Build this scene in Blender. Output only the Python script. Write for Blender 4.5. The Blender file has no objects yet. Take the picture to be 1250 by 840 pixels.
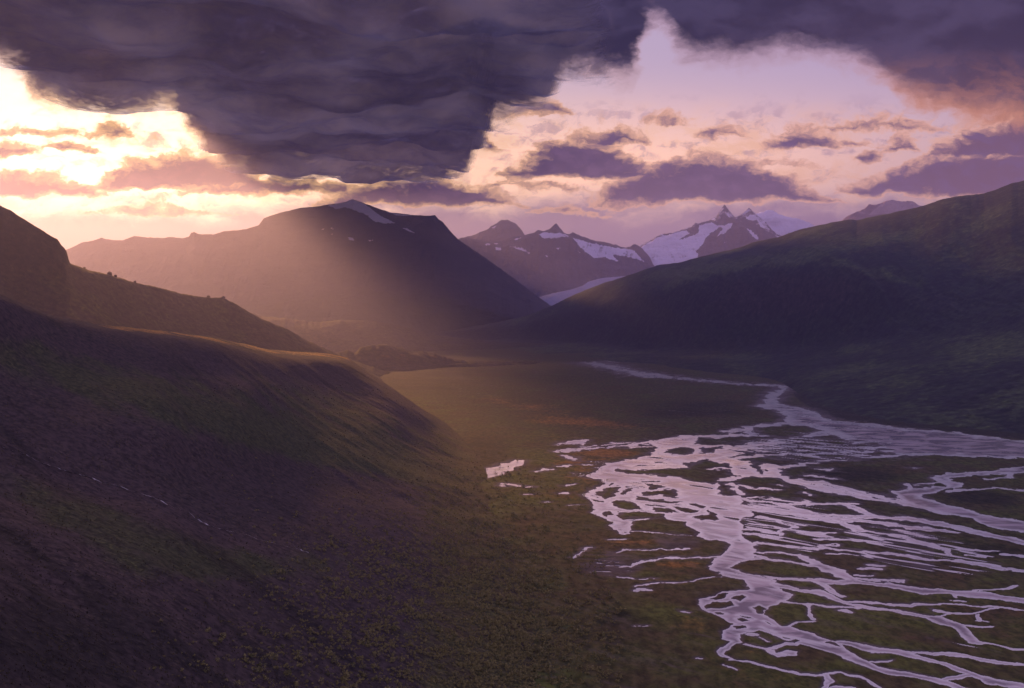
import bpy, math, random
import numpy as np

random.seed(7)
rng = np.random.default_rng(11)
scene = bpy.context.scene
COL = scene.collection

# ------------------------------------------------------------------ camera frame
# The camera stands 400 m above the valley floor and looks level along +Y (a shifted lens),
# so a line of sight is (px-625)/F sideways and (Y0-py)/F upwards for every metre forward.
F, Y0, H = 1215.0, 370.0, 400.0
UX = lambda px: (np.asarray(px, float) - 625.0) / F
VZ = lambda py: (Y0 - np.asarray(py, float)) / F


# ------------------------------------------------------------------ numpy noise
def _hash(ix, iy, seed):
    h = (ix.astype(np.int64) * 374761393 + iy.astype(np.int64) * 668265263 + seed * 1442695041) & 0xFFFFFFFF
    h = ((h ^ (h >> 13)) * 1274126177) & 0xFFFFFFFF
    return (h ^ (h >> 16)) & 0xFFFF


def perlin(x, y, seed=0):
    x = np.asarray(x, float); y = np.asarray(y, float)
    ix = np.floor(x); iy = np.floor(y)
    fx, fy = x - ix, y - iy
    ux = fx * fx * fx * (fx * (fx * 6 - 15) + 10); uy = fy * fy * fy * (fy * (fy * 6 - 15) + 10)

    def g(ax, ay, dx, dy):
        a = _hash(ax, ay, seed) * (2 * math.pi / 65536.0)
        return np.cos(a) * dx + np.sin(a) * dy
    a = g(ix, iy, fx, fy); b = g(ix + 1, iy, fx - 1, fy)
    c = g(ix, iy + 1, fx, fy - 1); d = g(ix + 1, iy + 1, fx - 1, fy - 1)
    return 1.5 * ((a + ux * (b - a)) + uy * ((c + ux * (d - c)) - (a + ux * (b - a))))


def fbm(x, y, octaves=5, seed=0, gain=0.5, ridged=False):
    s = np.zeros(np.broadcast(x, y).shape); amp, tot, fr = 1.0, 0.0, 1.0
    for o in range(octaves):
        n = perlin(x * fr + 17.3 * o, y * fr - 9.1 * o, seed + o)
        if ridged:
            n = 1 - 2 * np.abs(n)
        s += amp * n; tot += amp; amp *= gain; fr *= 2.03
    return s / tot


def sstep(x, a, b):
    t = np.clip((x - a) / (b - a), 0, 1)
    return t * t * (3 - 2 * t)


def inpoly(px, py, poly):
    r = np.zeros(px.shape, bool)
    n = len(poly)
    for i in range(n):
        x1, y1 = poly[i]; x2, y2 = poly[(i + 1) % n]
        if y1 == y2:
            continue
        c = (y1 > py) != (y2 > py)
        r ^= c & (px < (x2 - x1) * (py - y1) / (y2 - y1) + x1)
    return r


def segdist(px, py, pts, k, closed=False):
    """distance to a polyline, sideways pixels weighted by k"""
    d2 = np.full(px.shape, 1e12)
    X = px * k
    n = len(pts)
    for i in range(n if closed else n - 1):
        x1, y1 = pts[i][:2]; x2, y2 = pts[(i + 1) % n][:2]
        ax = X - x1 * k; ay = py - y1
        bx = (x2 - x1) * k; by = y2 - y1
        t = np.clip((ax * bx + ay * by) / (bx * bx + by * by + 1e-9), 0, 1)
        d2 = np.minimum(d2, (ax - t * bx) ** 2 + (ay - t * by) ** 2)
    return np.sqrt(d2)


# ------------------------------------------------------------------ mesh helpers
def tag(o, label=None, cat=None, group=None, kind=None):
    if label: o['label'] = label
    if cat: o['category'] = cat
    if group: o['group'] = group
    if kind: o['kind'] = kind
    return o


def raw_mesh(name, V, Fc, mat, smooth=True, attr=None):
    me = bpy.data.meshes.new(name)
    V = np.asarray(V, np.float32); Fc = np.asarray(Fc, np.int32)
    k = Fc.shape[1]
    me.vertices.add(len(V)); me.vertices.foreach_set('co', V.ravel())
    me.loops.add(Fc.size); me.loops.foreach_set('vertex_index', Fc.ravel())
    me.polygons.add(len(Fc))
    me.polygons.foreach_set('loop_start', np.arange(0, Fc.size, k, dtype=np.int32))
    me.polygons.foreach_set('loop_total', np.full(len(Fc), k, np.int32))
    me.polygons.foreach_set('use_smooth', np.full(len(Fc), smooth, bool))
    me.update(calc_edges=True); me.validate()
    if attr is not None:
        for an, A in attr.items():
            a = me.attributes.new(an, 'FLOAT_COLOR', 'POINT')
            a.data.foreach_set('color', np.asarray(A, np.float32).ravel())
    if mat: me.materials.append(mat)
    return me


def grid_obj(name, P, mat, attr=None):
    R, C = P.shape[:2]
    i = np.arange(R * C).reshape(R, C)
    Fc = np.stack([i[:-1, :-1], i[:-1, 1:], i[1:, 1:], i[1:, :-1]], -1).reshape(-1, 4)
    if attr is not None:
        attr = {k: v.reshape(-1, 4) for k, v in attr.items()}
    o = bpy.data.objects.new(name, raw_mesh(name, P.reshape(-1, 3), Fc, mat, True, attr))
    COL.objects.link(o)
    return o


def pchip_rows(L, nseg):
    """L: (lines, cols) values; interpolates between the lines, nseg[i] rows in gap i"""
    n = L.shape[0]
    d = np.diff(L, axis=0)
    m = np.zeros_like(L)
    a, b = d[:-1], d[1:]
    with np.errstate(divide='ignore', invalid='ignore'):
        h = np.where(a * b > 0, 2 * a * b / (a + b), 0)
    m[1:-1] = h; m[0] = d[0]; m[-1] = d[-1]
    rows = []
    for s in range(n - 1):
        for j in range(nseg[s]):
            t = j / nseg[s]
            rows.append((2 * t**3 - 3 * t**2 + 1) * L[s] + (t**3 - 2 * t**2 + t) * m[s]
                        + (-2 * t**3 + 3 * t**2) * L[s + 1] + (t**3 - t**2) * m[s + 1])
    rows.append(L[-1])
    return np.array(rows)


def smooth1(a, w):
    if w < 1: return a
    k = np.hanning(2 * w + 3); k /= k.sum()
    return np.convolve(np.pad(a, w + 1, mode='edge'), k, 'valid')


class Loft:
    """A hill built from contour lines: each line is [(px, py, depth or None, lift)], from its foot to its crest and down its back."""
    def __init__(self, cols, lines, nseg, crest, amp=0.0, scale=500.0, seed=0, ridged=False, smooth=8, jag=0.0, jagscale=6.0, octaves=6, gain=0.5, stretch=1.0):
        cols = np.asarray(cols, float)
        D, Z = [], []
        u = UX(cols)
        for li, ln in enumerate(lines):
            if ln[0] == 'back':                      # ('back', extra depth, drop) relative to the crest line
                D.append(Dc + ln[1]); Z.append(np.maximum(Zc - ln[2], -470.0)); continue
            ln = sorted(ln)
            xs = [p[0] for p in ln]
            py = np.interp(cols, xs, [p[1] for p in ln])
            if len(ln[0]) == 4:                     # a point given by its height above the valley floor
                lift = smooth1(np.interp(cols, xs, [p[3] for p in ln]), smooth)
                if li != crest: py = smooth1(py, smooth)
                d = (H - lift) / np.maximum((py - Y0) / F, 1e-3)
            else:
                d = smooth1(np.interp(cols, xs, [p[2] for p in ln]), smooth)
                if li != crest: py = smooth1(py, smooth)
                elif jag: py = py + jag * fbm(cols / jagscale, cols * 0 + seed, 4, seed + 50, 0.6)
            z = VZ(py) * d
            if li == crest: Dc, Zc = d, z
            D.append(d); Z.append(z)
        D = pchip_rows(np.array(D), nseg); Z = pchip_rows(np.array(Z), nseg)
        R = D.shape[0]
        rc = sum(nseg[:crest])
        X = u[None, :] * D
        t = np.arange(R) / max(rc, 1)
        win = np.where(t <= 1, np.sqrt(np.clip(np.sin(np.pi * np.clip(t, 0, 1)), 0, 1)), 0.4)[:, None]
        n = fbm(X / scale, D / (scale * stretch), octaves, seed, gain, ridged)
        Z = Z + amp * win * n
        self.noise = n
        self.P = np.stack([X, D, Z], -1)
        self.cols = cols; self.rc = rc; self.t = np.repeat(t[:, None], len(cols), 1)
        self.py = Y0 - Z / D * F
        self.px = np.repeat(cols[None, :], R, 0)

    def at(self, px, py):
        """the point of the near side seen along (px, py)"""
        c = int(np.clip(np.searchsorted(self.cols, px), 1, len(self.cols) - 1))
        w = (px - self.cols[c - 1]) / (self.cols[c] - self.cols[c - 1])
        A = self.P[:self.rc + 1, c - 1] * (1 - w) + self.P[:self.rc + 1, c] * w
        q = Y0 - A[:, 2] / A[:, 1] * F
        idx = np.where((q[:-1] >= py) & (q[1:] < py))[0]
        if len(idx) == 0: return None
        i = idx[0]; s = (q[i] - py) / (q[i] - q[i + 1] + 1e-9)
        return A[i] * (1 - s) + A[i + 1] * s


# ------------------------------------------------------------------ node helpers
class G:
    """tiny expression builder over a node tree"""
    def __init__(self, nt):
        self.nt = nt

    def node(self, t, **kw):
        n = self.nt.nodes.new(t)
        for k, v in kw.items(): setattr(n, k, v)
        return n

    def put(self, sock, v):
        if isinstance(v, S): self.nt.links.new(v.s, sock)
        elif hasattr(v, 'is_output'): self.nt.links.new(v, sock)
        else:
            if isinstance(v, (tuple, list)) and len(v) == 3 and sock.type == 'RGBA': v = (*v, 1)
            sock.default_value = v

    def math(self, op, a, b=0.0, c=None):
        n = self.node('ShaderNodeMath', operation=op)
        self.put(n.inputs[0], a); self.put(n.inputs[1], b)
        if c is not None: self.put(n.inputs[2], c)
        return S(self, n.outputs[0])

    def smooth(self, x, a, b, lo=0.0, hi=1.0, interp='SMOOTHSTEP'):
        n = self.node('ShaderNodeMapRange', interpolation_type=interp)
        if interp == 'LINEAR': n.clamp = True
        self.put(n.inputs[0], x)
        for i, v in enumerate((a, b, lo, hi)): self.put(n.inputs[i + 1], v)
        return S(self, n.outputs[0])

    def mix(self, f, a, b, mode='MIX', clamp=True):
        n = self.node('ShaderNodeMix', data_type='RGBA', blend_type=mode)
        n.clamp_factor = clamp
        self.put(n.inputs[0], f); self.put(n.inputs[6], a); self.put(n.inputs[7], b)
        return S(self, n.outputs[2])

    def mixf(self, f, a, b):
        n = self.node('ShaderNodeMix', data_type='FLOAT')
        self.put(n.inputs[0], f); self.put(n.inputs[2], a); self.put(n.inputs[3], b)
        return S(self, n.outputs[0])

    def vec(self, x, y, z=0.0):
        n = self.node('ShaderNodeCombineXYZ')
        for i, v in enumerate((x, y, z)): self.put(n.inputs[i], v)
        return S(self, n.outputs[0])

    def sep(self, v):
        n = self.node('ShaderNodeSeparateXYZ'); self.put(n.inputs[0], v)
        return [S(self, o) for o in n.outputs]

    def sepc(self, v):
        n = self.node('ShaderNodeSeparateColor'); self.put(n.inputs[0], v)
        return [S(self, o) for o in n.outputs]

    def noise(self, v, scale=1.0, detail=4.0, rough=0.5, dims='2D', dist=0.0, color=False):
        n = self.node('ShaderNodeTexNoise', noise_dimensions=dims)
        self.put(n.inputs['Vector'], v)
        n.inputs['Scale'].default_value = scale; n.inputs['Detail'].default_value = detail
        n.inputs['Roughness'].default_value = rough; n.inputs['Distortion'].default_value = dist
        return S(self, n.outputs['Color' if color else 'Fac'])

    def scalec(self, c, f):
        n = self.node('ShaderNodeVectorMath', operation='SCALE')
        self.put(n.inputs[0], c); self.put(n.inputs['Scale'], f)
        return S(self, n.outputs[0])

    def addc(self, a, b):
        n = self.node('ShaderNodeVectorMath', operation='ADD')
        self.put(n.inputs[0], a); self.put(n.inputs[1], b)
        return S(self, n.outputs[0])

    def vmul(self, a, b):
        n = self.node('ShaderNodeVectorMath', operation='MULTIPLY')
        self.put(n.inputs[0], a); self.put(n.inputs[1], b)
        return S(self, n.outputs[0])

    def curve(self, x, pts, x0, x1, y0, y1):
        n = self.node('ShaderNodeFloatCurve')
        c = n.mapping.curves[0]
        pts = [((a - x0) / (x1 - x0), (b - y0) / (y1 - y0)) for a, b in pts]
        c.points[0].location = pts[0]; c.points[1].location = pts[-1]
        for p in pts[1:-1]: c.points.new(*p)
        for p in c.points: p.handle_type = 'AUTO_CLAMPED'
        n.mapping.update()
        self.put(n.inputs['Value'], (x - x0) * (1.0 / (x1 - x0)))
        return S(self, n.outputs[0]) * (y1 - y0) + y0

    def voro(self, v, scale):
        n = self.node('ShaderNodeTexVoronoi', voronoi_dimensions='3D'); self.put(n.inputs['Vector'], v)
        n.inputs['Scale'].default_value = scale
        return S(self, n.outputs['Distance'])

    def attr(self, name):
        n = self.node('ShaderNodeAttribute', attribute_name=name)
        return S(self, n.outputs['Color'])


class S:
    def __init__(self, g, s): self.g, self.s = g, s
    def __add__(self, o): return self.g.math('ADD', self, o)
    __radd__ = __add__
    def __sub__(self, o): return self.g.math('SUBTRACT', self, o)
    def __rsub__(self, o): return self.g.math('SUBTRACT', o, self)
    def __mul__(self, o): return self.g.math('MULTIPLY', self, o)
    __rmul__ = __mul__
    def __truediv__(self, o): return self.g.math('DIVIDE', self, o)
    def min(self, o): return self.g.math('MINIMUM', self, o)
    def max(self, o): return self.g.math('MAXIMUM', self, o)
    def exp(self): return self.g.math('EXPONENT', self)


def new_mat(name):
    m = bpy.data.materials.new(name); m.use_nodes = True
    nt = m.node_tree
    b = nt.nodes['Principled BSDF']
    b.inputs['Roughness'].default_value = 0.95
    b.inputs['Specular IOR Level'].default_value = 0.15
    return m, G(nt), b


def bump(g, b, h, strength=0.5, dist=1.0):
    n = g.node('ShaderNodeBump')
    n.inputs['Strength'].default_value = strength; n.inputs['Distance'].default_value = dist
    g.put(n.inputs['Height'], h)
    g.nt.links.new(n.outputs['Normal'], b.inputs['Normal'])


# ================================================================== WORLD: sunset sky with cloud deck
SUN_AZ, SUN_EL = math.radians(-24.0), math.radians(14.0)


def build_world():
    w = bpy.data.worlds.new("World"); scene.world = w; w.use_nodes = True
    nt = w.node_tree; g = G(nt)
    bg = nt.nodes['Background']
    tc = g.node('ShaderNodeTexCoord')
    dx, dy, dz = g.sep(tc.outputs['Generated'])
    yy = dy.max(0.10)
    U = dx / yy * 12.15
    V = dz / yy * 12.15
    q = g.vec(U, V)
    pu = lambda px: (px - 625) / 100.0
    pv = lambda py: (370 - py) / 100.0
    # wind-torn warps of the cloud field
    wa = g.sepc(g.noise(g.vec(U * 0.55, V * 1.0), 1.0, 7, 0.6, color=True))
    wb = g.sepc(g.noise(g.vec(U * 1.7 + 7.3, V * 3.0), 1.0, 7, 0.62, color=True))
    U1 = U + (wa[0] - 0.5) * 0.55 + (wb[0] - 0.5) * 0.34
    V1 = V + (wa[1] - 0.5) * 0.28 + (wb[1] - 0.5) * 0.26
    billow = g.noise(g.vec(U1 * 0.9, V1 * 2.1), 1.0, 8, 0.58)
    fine = g.noise(g.vec(U1 * 2.6 + 3.0, V1 * 5.6), 1.0, 8, 0.64)
    puff = g.noise(g.vec(U1 * 6.0 + 1.0, V1 * 9.0), 1.0, 6, 0.6)
    # ---- light behind the clouds
    def gauss(cu, cv, su, sv):
        a = (U - cu) * (1 / su); b = (V - cv) * (1 / sv)
        return ((a * a + b * b) * -1.0).exp()
    g1 = gauss(pu(130), pv(180), 1.9, 0.75)
    g1b = gauss(pu(250), pv(245), 2.3, 0.32)
    g2 = gauss(pu(190), pv(200), 4.2, 1.25)
    g3 = gauss(pu(700), pv(205), 4.6, 0.75)
    near0 = g.math('MINIMUM', g2 * 1.2, 1.0)
    # ---- clear sky: the Sky Texture plus the sunset colours
    sky = g.node('ShaderNodeTexSky', sky_type='NISHITA')
    sky.sun_disc = False; sky.sun_elevation = SUN_EL; sky.sun_rotation = SUN_AZ
    sky.altitude = 400; sky.dust_density = 2.0
    nish = g.scalec(sky.outputs[0], 0.05)
    el = g.smooth(V, 0.2, 1.5)
    c = g.mix(el, (0.22, 0.14, 0.34), (0.58, 0.38, 0.48))
    c = g.mix(g.smooth(V, 1.6, 3.0), c, (0.45, 0.30, 0.475))
    c = g.mix(g.smooth(V, 4.2, 9.0), c, (0.40, 0.31, 0.56))
    c = g.mix(g.smooth(U, 2.2, 5.6) * g.smooth(V, 2.6, 0.8), c, (0.30, 0.18, 0.33))
    c = g.addc(c, g.scalec((0.66, 0.25, -0.06), g3))
    c = g.addc(c, g.scalec((0.22, 0.10, 0.02), g2))
    c = g.addc(c, g.scalec((0.6, 0.40, 0.16), g1))
    c = g.addc(c, g.scalec((0.55, 0.32, 0.10), g1b))
    c = g.addc(g.scalec(c, 1.0), g.scalec(nish, 0.5))
    # ---- high thin wisps, lit from behind
    wz = g.smooth(fine * 0.6 + billow * 0.7, 0.60, 0.80) * g.smooth(V, 0.9, 1.5) * g.smooth(V, 2.6, 1.9)
    warm = g.mix(g.smooth(U, 0.0, 5.0), (1.15, 0.66, 0.36), (0.98, 0.50, 0.30))
    c = g.mix(wz * 0.65, c, warm)
    dim = g.smooth(puff * 0.5 + g.noise(g.vec(U1 * 1.5 + 11, V1 * 5.0), 1.0, 6, 0.6) * 0.6, 0.54, 0.72) * g.smooth(V, 0.8, 1.2) * g.smooth(V, 2.7, 2.1)
    c = g.mix(dim * 0.5, c, g.mix(near0, (0.34, 0.20, 0.34), (0.30, 0.15, 0.20)))
    # ---- low bank of haze cloud along the far mountains
    lo = g.smooth(V + (billow - 0.5) * 0.9, 1.42, 0.95)
    lowc = g.mix(g.smooth(U, -5.5, -1.0), (0.12, 0.06, 0.09), (0.20, 0.13, 0.30))
    c = g.mix(lo * 0.8, c, lowc)
    # ---- flat-based clouds below the deck: (left, right, base, height, opacity)
    near = g.math('MINIMUM', g2 * 1.2, 1.0)
    L = [(-120, 50, 188, 20), (-200, 70, 222, 22), (-160, 118, 238, 34), (92, 350, 231, 46), (215, 445, 238, 24), (120, 260, 262, 10), (560, 700, 232, 8), (640, 760, 262, 10), (880, 1010, 205, 10), (1000, 1090, 178, 14), (760, 860, 150, 10), (104, 162, 166, 13), (-100, 112, 164, 5.5),
         (58, 112, 186, 8), (385, 645, 254, 44), (606, 806, 219, 56), (686, 800, 173, 24), (700, 1030, 251, 66), (930, 1032, 181, 30),
         (975, 1175, 158, 20), (1042, 1082, 200, 26), (1070, 1130, 186, 24), (1010, 1480, 242, 66), (850, 918, 167, 17), (585, 690, 142, 34),
         (555, 606, 182, 34), (1120, 1420, 196, 66)]
    d = None
    for (a, b, base, h) in L:
        cu, hw = pu((a + b) / 2), (b - a) / 200.0
        t = (U1 - cu) * (1 / hw)
        hh = h / 100.0
        top = (1.0 - t * t) * hh + pv(base)
        e = g.math('MINIMUM', (top - V1) * (1 / 0.13), (V1 - pv(base)) * (1 / 0.055))
        e = e.min(hh / 0.13)
        d = e if d is None else g.math('SMOOTH_MAX', d, e, 0.2)
    d = d + (fine - 0.5) * 2.6 + (puff - 0.5) * 1.3
    d = d + near * 0.35
    am = g.smooth(d, -0.2, 0.45)
    corem = g.smooth(d + (puff - 0.5) * 0.6, 0.0, 1.6)
    rim = g.mix(near, (0.95, 0.50, 0.36), (1.2, 0.68, 0.28))
    core = g.mix(near, (0.095, 0.060, 0.145), (0.055, 0.028, 0.075))
    core = g.mix(g.smooth(U, 3.0, 6.2), core, (0.17, 0.085, 0.14))
    core = g.mix(g.smooth(fine * 0.6 + puff * 0.4, 0.42, 0.68) * 0.8, core, g.mix(near, (0.17, 0.10, 0.22), (0.16, 0.075, 0.12)))
    cl = g.mix(corem, rim, core)
    c = g.mix(am, c, cl)
    # ---- the dark deck
    E = [(-500, 40), (-60, 78), (0, 86), (28, 104), (46, 128), (80, 138), (130, 141), (178, 142), (195, 134), (213, 136), (230, 162), (255, 185), (285, 204), (330, 215),
         (380, 213), (430, 213), (480, 220), (530, 217), (572, 203), (590, 182), (602, 152), (640, 138), (664, 132), (674, 116), (682, 92), (720, 95),
         (758, 104), (772, 96), (779, 58), (796, 38), (813, 46), (830, 68), (850, 83), (900, 83), (960, 78), (1030, 82), (1070, 100), (1110, 128), (1150, 142),
         (1200, 150), (1260, 160), (1500, 190)]
    edge = g.curve(U1, [(pu(a), pv(b)) for a, b in E], -11.5, 9.5, 1.0, 4.0)
    dd = (V1 - edge) * (1 / 0.24) + (fine - 0.5) * g.mixf(g.smooth(U, 1.7, 2.6), 1.5, 0.75) + (puff - 0.5) * 0.8
    ad = g.smooth(dd, -0.35, 0.75)
    cored = g.smooth(dd, 0.1, 1.7)
    gd = g.math('MINIMUM', g2 * 1.5, 1.0)
    east = g.smooth(U, 2.2, 5.0) * g.smooth(V, 3.2, 2.3)
    rimd = g.mix(gd, g.mix(east, (0.50, 0.33, 0.46), (0.72, 0.29, 0.15)), (1.9, 1.15, 0.62))
    deck = g.mix(g.smooth(billow, 0.38, 0.68), (0.018, 0.014, 0.032), (0.052, 0.040, 0.084))
    deck = g.mix(gauss(pu(180), pv(80), 2.6, 0.8) * 0.75, deck, (0.125, 0.070, 0.105))
    deck = g.mix(east * 0.85, deck, g.mix(g.smooth(fine, 0.4, 0.65), (0.13, 0.065, 0.085), (0.42, 0.17, 0.11)))
    # the deck breaks up overhead, outside the picture
    ov = g.smooth(V, 4.1, 7.5)
    broken = g.smooth(billow, 0.62, 0.40)
    ad = ad * (1.0 - ov * broken)
    c = g.mix(ad, c, g.mix(cored, rimd, deck))
    c = g.mix(ov, c, g.mix(broken, (0.26, 0.21, 0.38), (0.57, 0.48, 0.82)))
    # ---- behind the camera: an even dusk sky, broken cloud
    bn = g.noise(tc.outputs['Generated'], 2.2, 6, 0.55, dims='3D')
    back = g.mix(g.smooth(bn, 0.35, 0.65), (0.60, 0.49, 0.76), (0.31, 0.25, 0.42))
    c = g.mix(g.smooth(dy, 0.32, 0.02), c, back)
    c = g.mix(g.smooth(dz, 0.0, -0.06), c, (0.03, 0.026, 0.03))
    g.put(bg.inputs['Color'], c)
    bg.inputs['Strength'].default_value = 1.0
    w.cycles.sampling_method = 'MANUAL'; w.cycles.sample_map_resolution = 1024


build_world()

sun = bpy.data.lights.new('sun', 'SUN'); so = bpy.data.objects.new('sun', sun); COL.objects.link(so)
sun.energy = 5.0; sun.angle = math.radians(3.0); sun.color = (1.0, 0.48, 0.16)
sd = np.array([math.sin(SUN_AZ) * math.cos(SUN_EL), math.cos(SUN_AZ) * math.cos(SUN_EL), math.sin(SUN_EL)])
from mathutils import Vector
so.rotation_euler = Vector(sd).to_track_quat('Z', 'Y').to_euler()

cam = bpy.data.cameras.new('camera'); co = bpy.data.objects.new('camera', cam); COL.objects.link(co)
co.location = (0, 0, 0); co.rotation_euler = (math.radians(90), 0, 0)
cam.sensor_width = 36.0; cam.lens = 36.0 * F / 1250.0; cam.shift_y = -(420 - Y0) / 1250.0
cam.clip_start = 1.0; cam.clip_end = 200000.0
scene.camera = co


# ================================================================== MATERIALS
def pos(g):
    return S(g, g.node('ShaderNodeNewGeometry').outputs['Position'])


def xy(g, sx, sy, ox=0.0):
    x, y, z = g.sep(pos(g))
    return g.vec(x * sx + ox, y * sy)


def xyz(g, s, sz=None):
    x, y, z = g.sep(pos(g))
    return g.vec(x * s, y * s, z * (sz or s))


def mat_heath(name, base_a, base_b, green, rust, tuft=0.13, valley=False):
    """open slope: heath and grass in patches, tufts a few metres across; attribute mask: R green, G rust, B bare dark earth"""
    m, g, b = new_mat(name)
    r_, g_, b_ = g.sepc(g.attr('mask'))
    big = g.noise(xyz(g, 0.004), 1, 6, 0.6, '3D')
    mid = g.noise(xyz(g, 0.022), 1, 6, 0.6, '3D')
    tf = g.noise(xyz(g, tuft), 1, 6, 0.68, '3D')
    c = g.mix(g.smooth(big * 0.5 + mid * 0.5, 0.40, 0.60), base_a, base_b)
    c = g.mix(g.smooth(r_ + (mid - 0.5) * 0.9, 0.25, 0.75), c, green)
    if valley:                                   # the foot of the slope carries the valley's turf
        v_, _, _ = g.sepc(g.attr('mask2'))
        vt = g.mix(g.smooth(mid * 0.6 + big * 0.4, 0.38, 0.62), (0.068, 0.050, 0.030), (0.066, 0.064, 0.026))
        c = g.mix(g.smooth(v_ + (mid - 0.5) * 0.7, 0.2, 0.8), c, vt)
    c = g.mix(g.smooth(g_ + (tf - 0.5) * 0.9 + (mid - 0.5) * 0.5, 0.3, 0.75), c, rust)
    c = g.mix(g.smooth(b_ + (mid - 0.5) * 0.6, 0.3, 0.8) * 0.8, c, (0.020, 0.017, 0.018))
    vo = g.voro(xyz(g, tuft * 1.6), 1.0)
    tus = g.smooth(vo, 0.55, 0.15) * g.smooth(mid, 0.42, 0.6)
    c = g.vmul(c, g.mix(g.smooth(tf, 0.30, 0.70), (0.42, 0.42, 0.46), (1.6, 1.6, 1.5)))
    c = g.mix(tus * 0.6, c, g.vmul(c, (2.0, 2.0, 1.5)))
    g.put(b.inputs['Base Color'], c)
    bump(g, b, tf + mid * 1.5 + tus * 0.6, 0.6, 2.5)
    return m


def mat_rock(name, rock_a, rock_b, snow=(0.86, 0.80, 0.90), green=(0.04, 0.045, 0.02)):
    """bare mountain; attribute mask: R snow, G turf"""
    m, g, b = new_mat(name)
    r_, g_, b_ = g.sepc(g.attr('mask'))
    n1 = g.noise(xyz(g, 0.0016, 0.006), 1, 7, 0.62, '3D')
    n2 = g.noise(xyz(g, 0.008), 1, 6, 0.65, '3D')
    c = g.mix(g.smooth(n1 * 0.6 + n2 * 0.4, 0.36, 0.64), rock_a, rock_b)
    c = g.mix(g.smooth(g_ + (n2 - 0.5) * 0.8, 0.3, 0.7), c, green)
    sn = g.smooth(r_ + (n2 - 0.5) * 0.55, 0.42, 0.58)
    s2 = g.mix(g.smooth(n1, 0.35, 0.7), snow, tuple(0.80 * v for v in snow))
    c = g.mix(sn, c, s2)
    g.put(b.inputs['Base Color'], c)
    bump(g, b, n2 + n1 * 2, 0.8, 40.0)
    return m


def mat_ground():
    """valley floor; mask R wet sediment, G orange sedge, B dark bog; mask2 R green grass"""
    m, g, b = new_mat('valley_floor_turf')
    r_, o_, k_ = g.sepc(g.attr('mask'))
    gr, _, _ = g.sepc(g.attr('mask2'))
    big = g.noise(xy(g, 0.0035, 0.0035), 1, 6, 0.62)
    mid = g.noise(xy(g, 0.013, 0.013, 5), 1, 6, 0.62)
    tf = g.noise(xy(g, 0.075, 0.045, 9), 1, 5, 0.7)
    c = g.mix(g.smooth(mid * 0.6 + big * 0.4, 0.38, 0.62), (0.060, 0.048, 0.023), (0.064, 0.066, 0.022))
    c = g.mix(g.smooth(gr + (mid - 0.5) * 1.0, 0.25, 0.75), c, (0.072, 0.084, 0.020))
    c = g.mix(g.smooth(big + (tf - 0.5) * 0.4, 0.52, 0.68) * 0.5, c, (0.080, 0.044, 0.026))
    c = g.mix(g.smooth(o_ + (mid - 0.5) * 0.8 + (tf - 0.5) * 0.5, 0.28, 0.85), c, (0.21, 0.105, 0.030))
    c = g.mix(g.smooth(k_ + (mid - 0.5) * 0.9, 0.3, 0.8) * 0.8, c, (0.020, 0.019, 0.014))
    c = g.vmul(c, g.mix(g.smooth(tf, 0.3, 0.7), (0.55, 0.55, 0.55), (1.5, 1.5, 1.5)))
    vo = g.voro(xyz(g, 0.16), 1.0)
    tus = g.smooth(vo, 0.5, 0.15) * g.smooth(mid + (big - 0.5), 0.40, 0.62)
    c = g.mix(tus * 0.7, c, g.vmul(c, (0.40, 0.42, 0.40)))
    mud = g.mix(g.smooth(mid, 0.4, 0.6), (0.060, 0.044, 0.044), (0.10, 0.078, 0.078))
    wet = g.smooth(r_ + (tf - 0.5) * 0.4 + (mid - 0.5) * 0.3, 0.25, 0.75)
    c = g.mix(wet, c, mud)
    g.put(b.inputs['Base Color'], c)
    g.put(b.inputs['Roughness'], g.mixf(wet, 0.95, 0.55))
    bump(g, b, tf + mid * 1.5, 0.6, 2.5)
    return m


def mat_water(name, silt=(0.52, 0.45, 0.48), rough=0.10):
    m, g, b = new_mat(name)
    n = g.noise(xy(g, 0.010, 0.018), 1, 5, 0.6, dist=0.6)
    f = g.noise(xy(g, 0.25, 0.16), 1, 4, 0.6)
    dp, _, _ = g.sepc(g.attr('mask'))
    base = g.mix(g.smooth(n, 0.4, 0.65), tuple(0.55 * v for v in silt), tuple(1.2 * v for v in silt))  # darker silt streaks, mottled like cloud reflections put into the colour
    g.put(b.inputs['Base Color'], g.mix(g.smooth(dp, 0.45, 0.02), base, tuple(min(0.82, 1.8 * v) for v in silt)))  # thin shallow water paler: its bright glints are put into the base colour
    g.put(b.inputs['Roughness'], g.mixf(g.smooth(n, 0.35, 0.65), rough * 0.7, rough * 1.5))
    b.inputs['Specular IOR Level'].default_value = 0.5
    b.inputs['IOR'].default_value = 2.6
    bump(g, b, f, 0.2, 0.15)
    return m


M_NEAR = mat_heath('heath_slope', (0.060, 0.042, 0.044), (0.046, 0.034, 0.035), (0.050, 0.052, 0.027), (0.28, 0.145, 0.045), valley=True)
M_RIGHT = mat_heath('turf_slope', (0.021, 0.021, 0.023), (0.030, 0.036, 0.028), (0.060, 0.074, 0.036), (0.038, 0.031, 0.031), 0.03)
M_MID = mat_heath('ridge_turf', (0.040, 0.030, 0.026), (0.036, 0.032, 0.020), (0.045, 0.042, 0.018), (0.09, 0.05, 0.02), 0.04)
M_MESA = mat_rock('basalt_rock', (0.030, 0.026, 0.034), (0.050, 0.042, 0.048))
M_PEAK = mat_rock('far_rock', (0.030, 0.036, 0.085), (0.055, 0.058, 0.115), (0.76, 0.72, 0.98))  # blue haze of distance put into the rock and snow colours
M_ICE = mat_rock('glacier_ice', (0.10, 0.09, 0.13), (0.15, 0.14, 0.2), (0.33, 0.32, 0.50))
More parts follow.
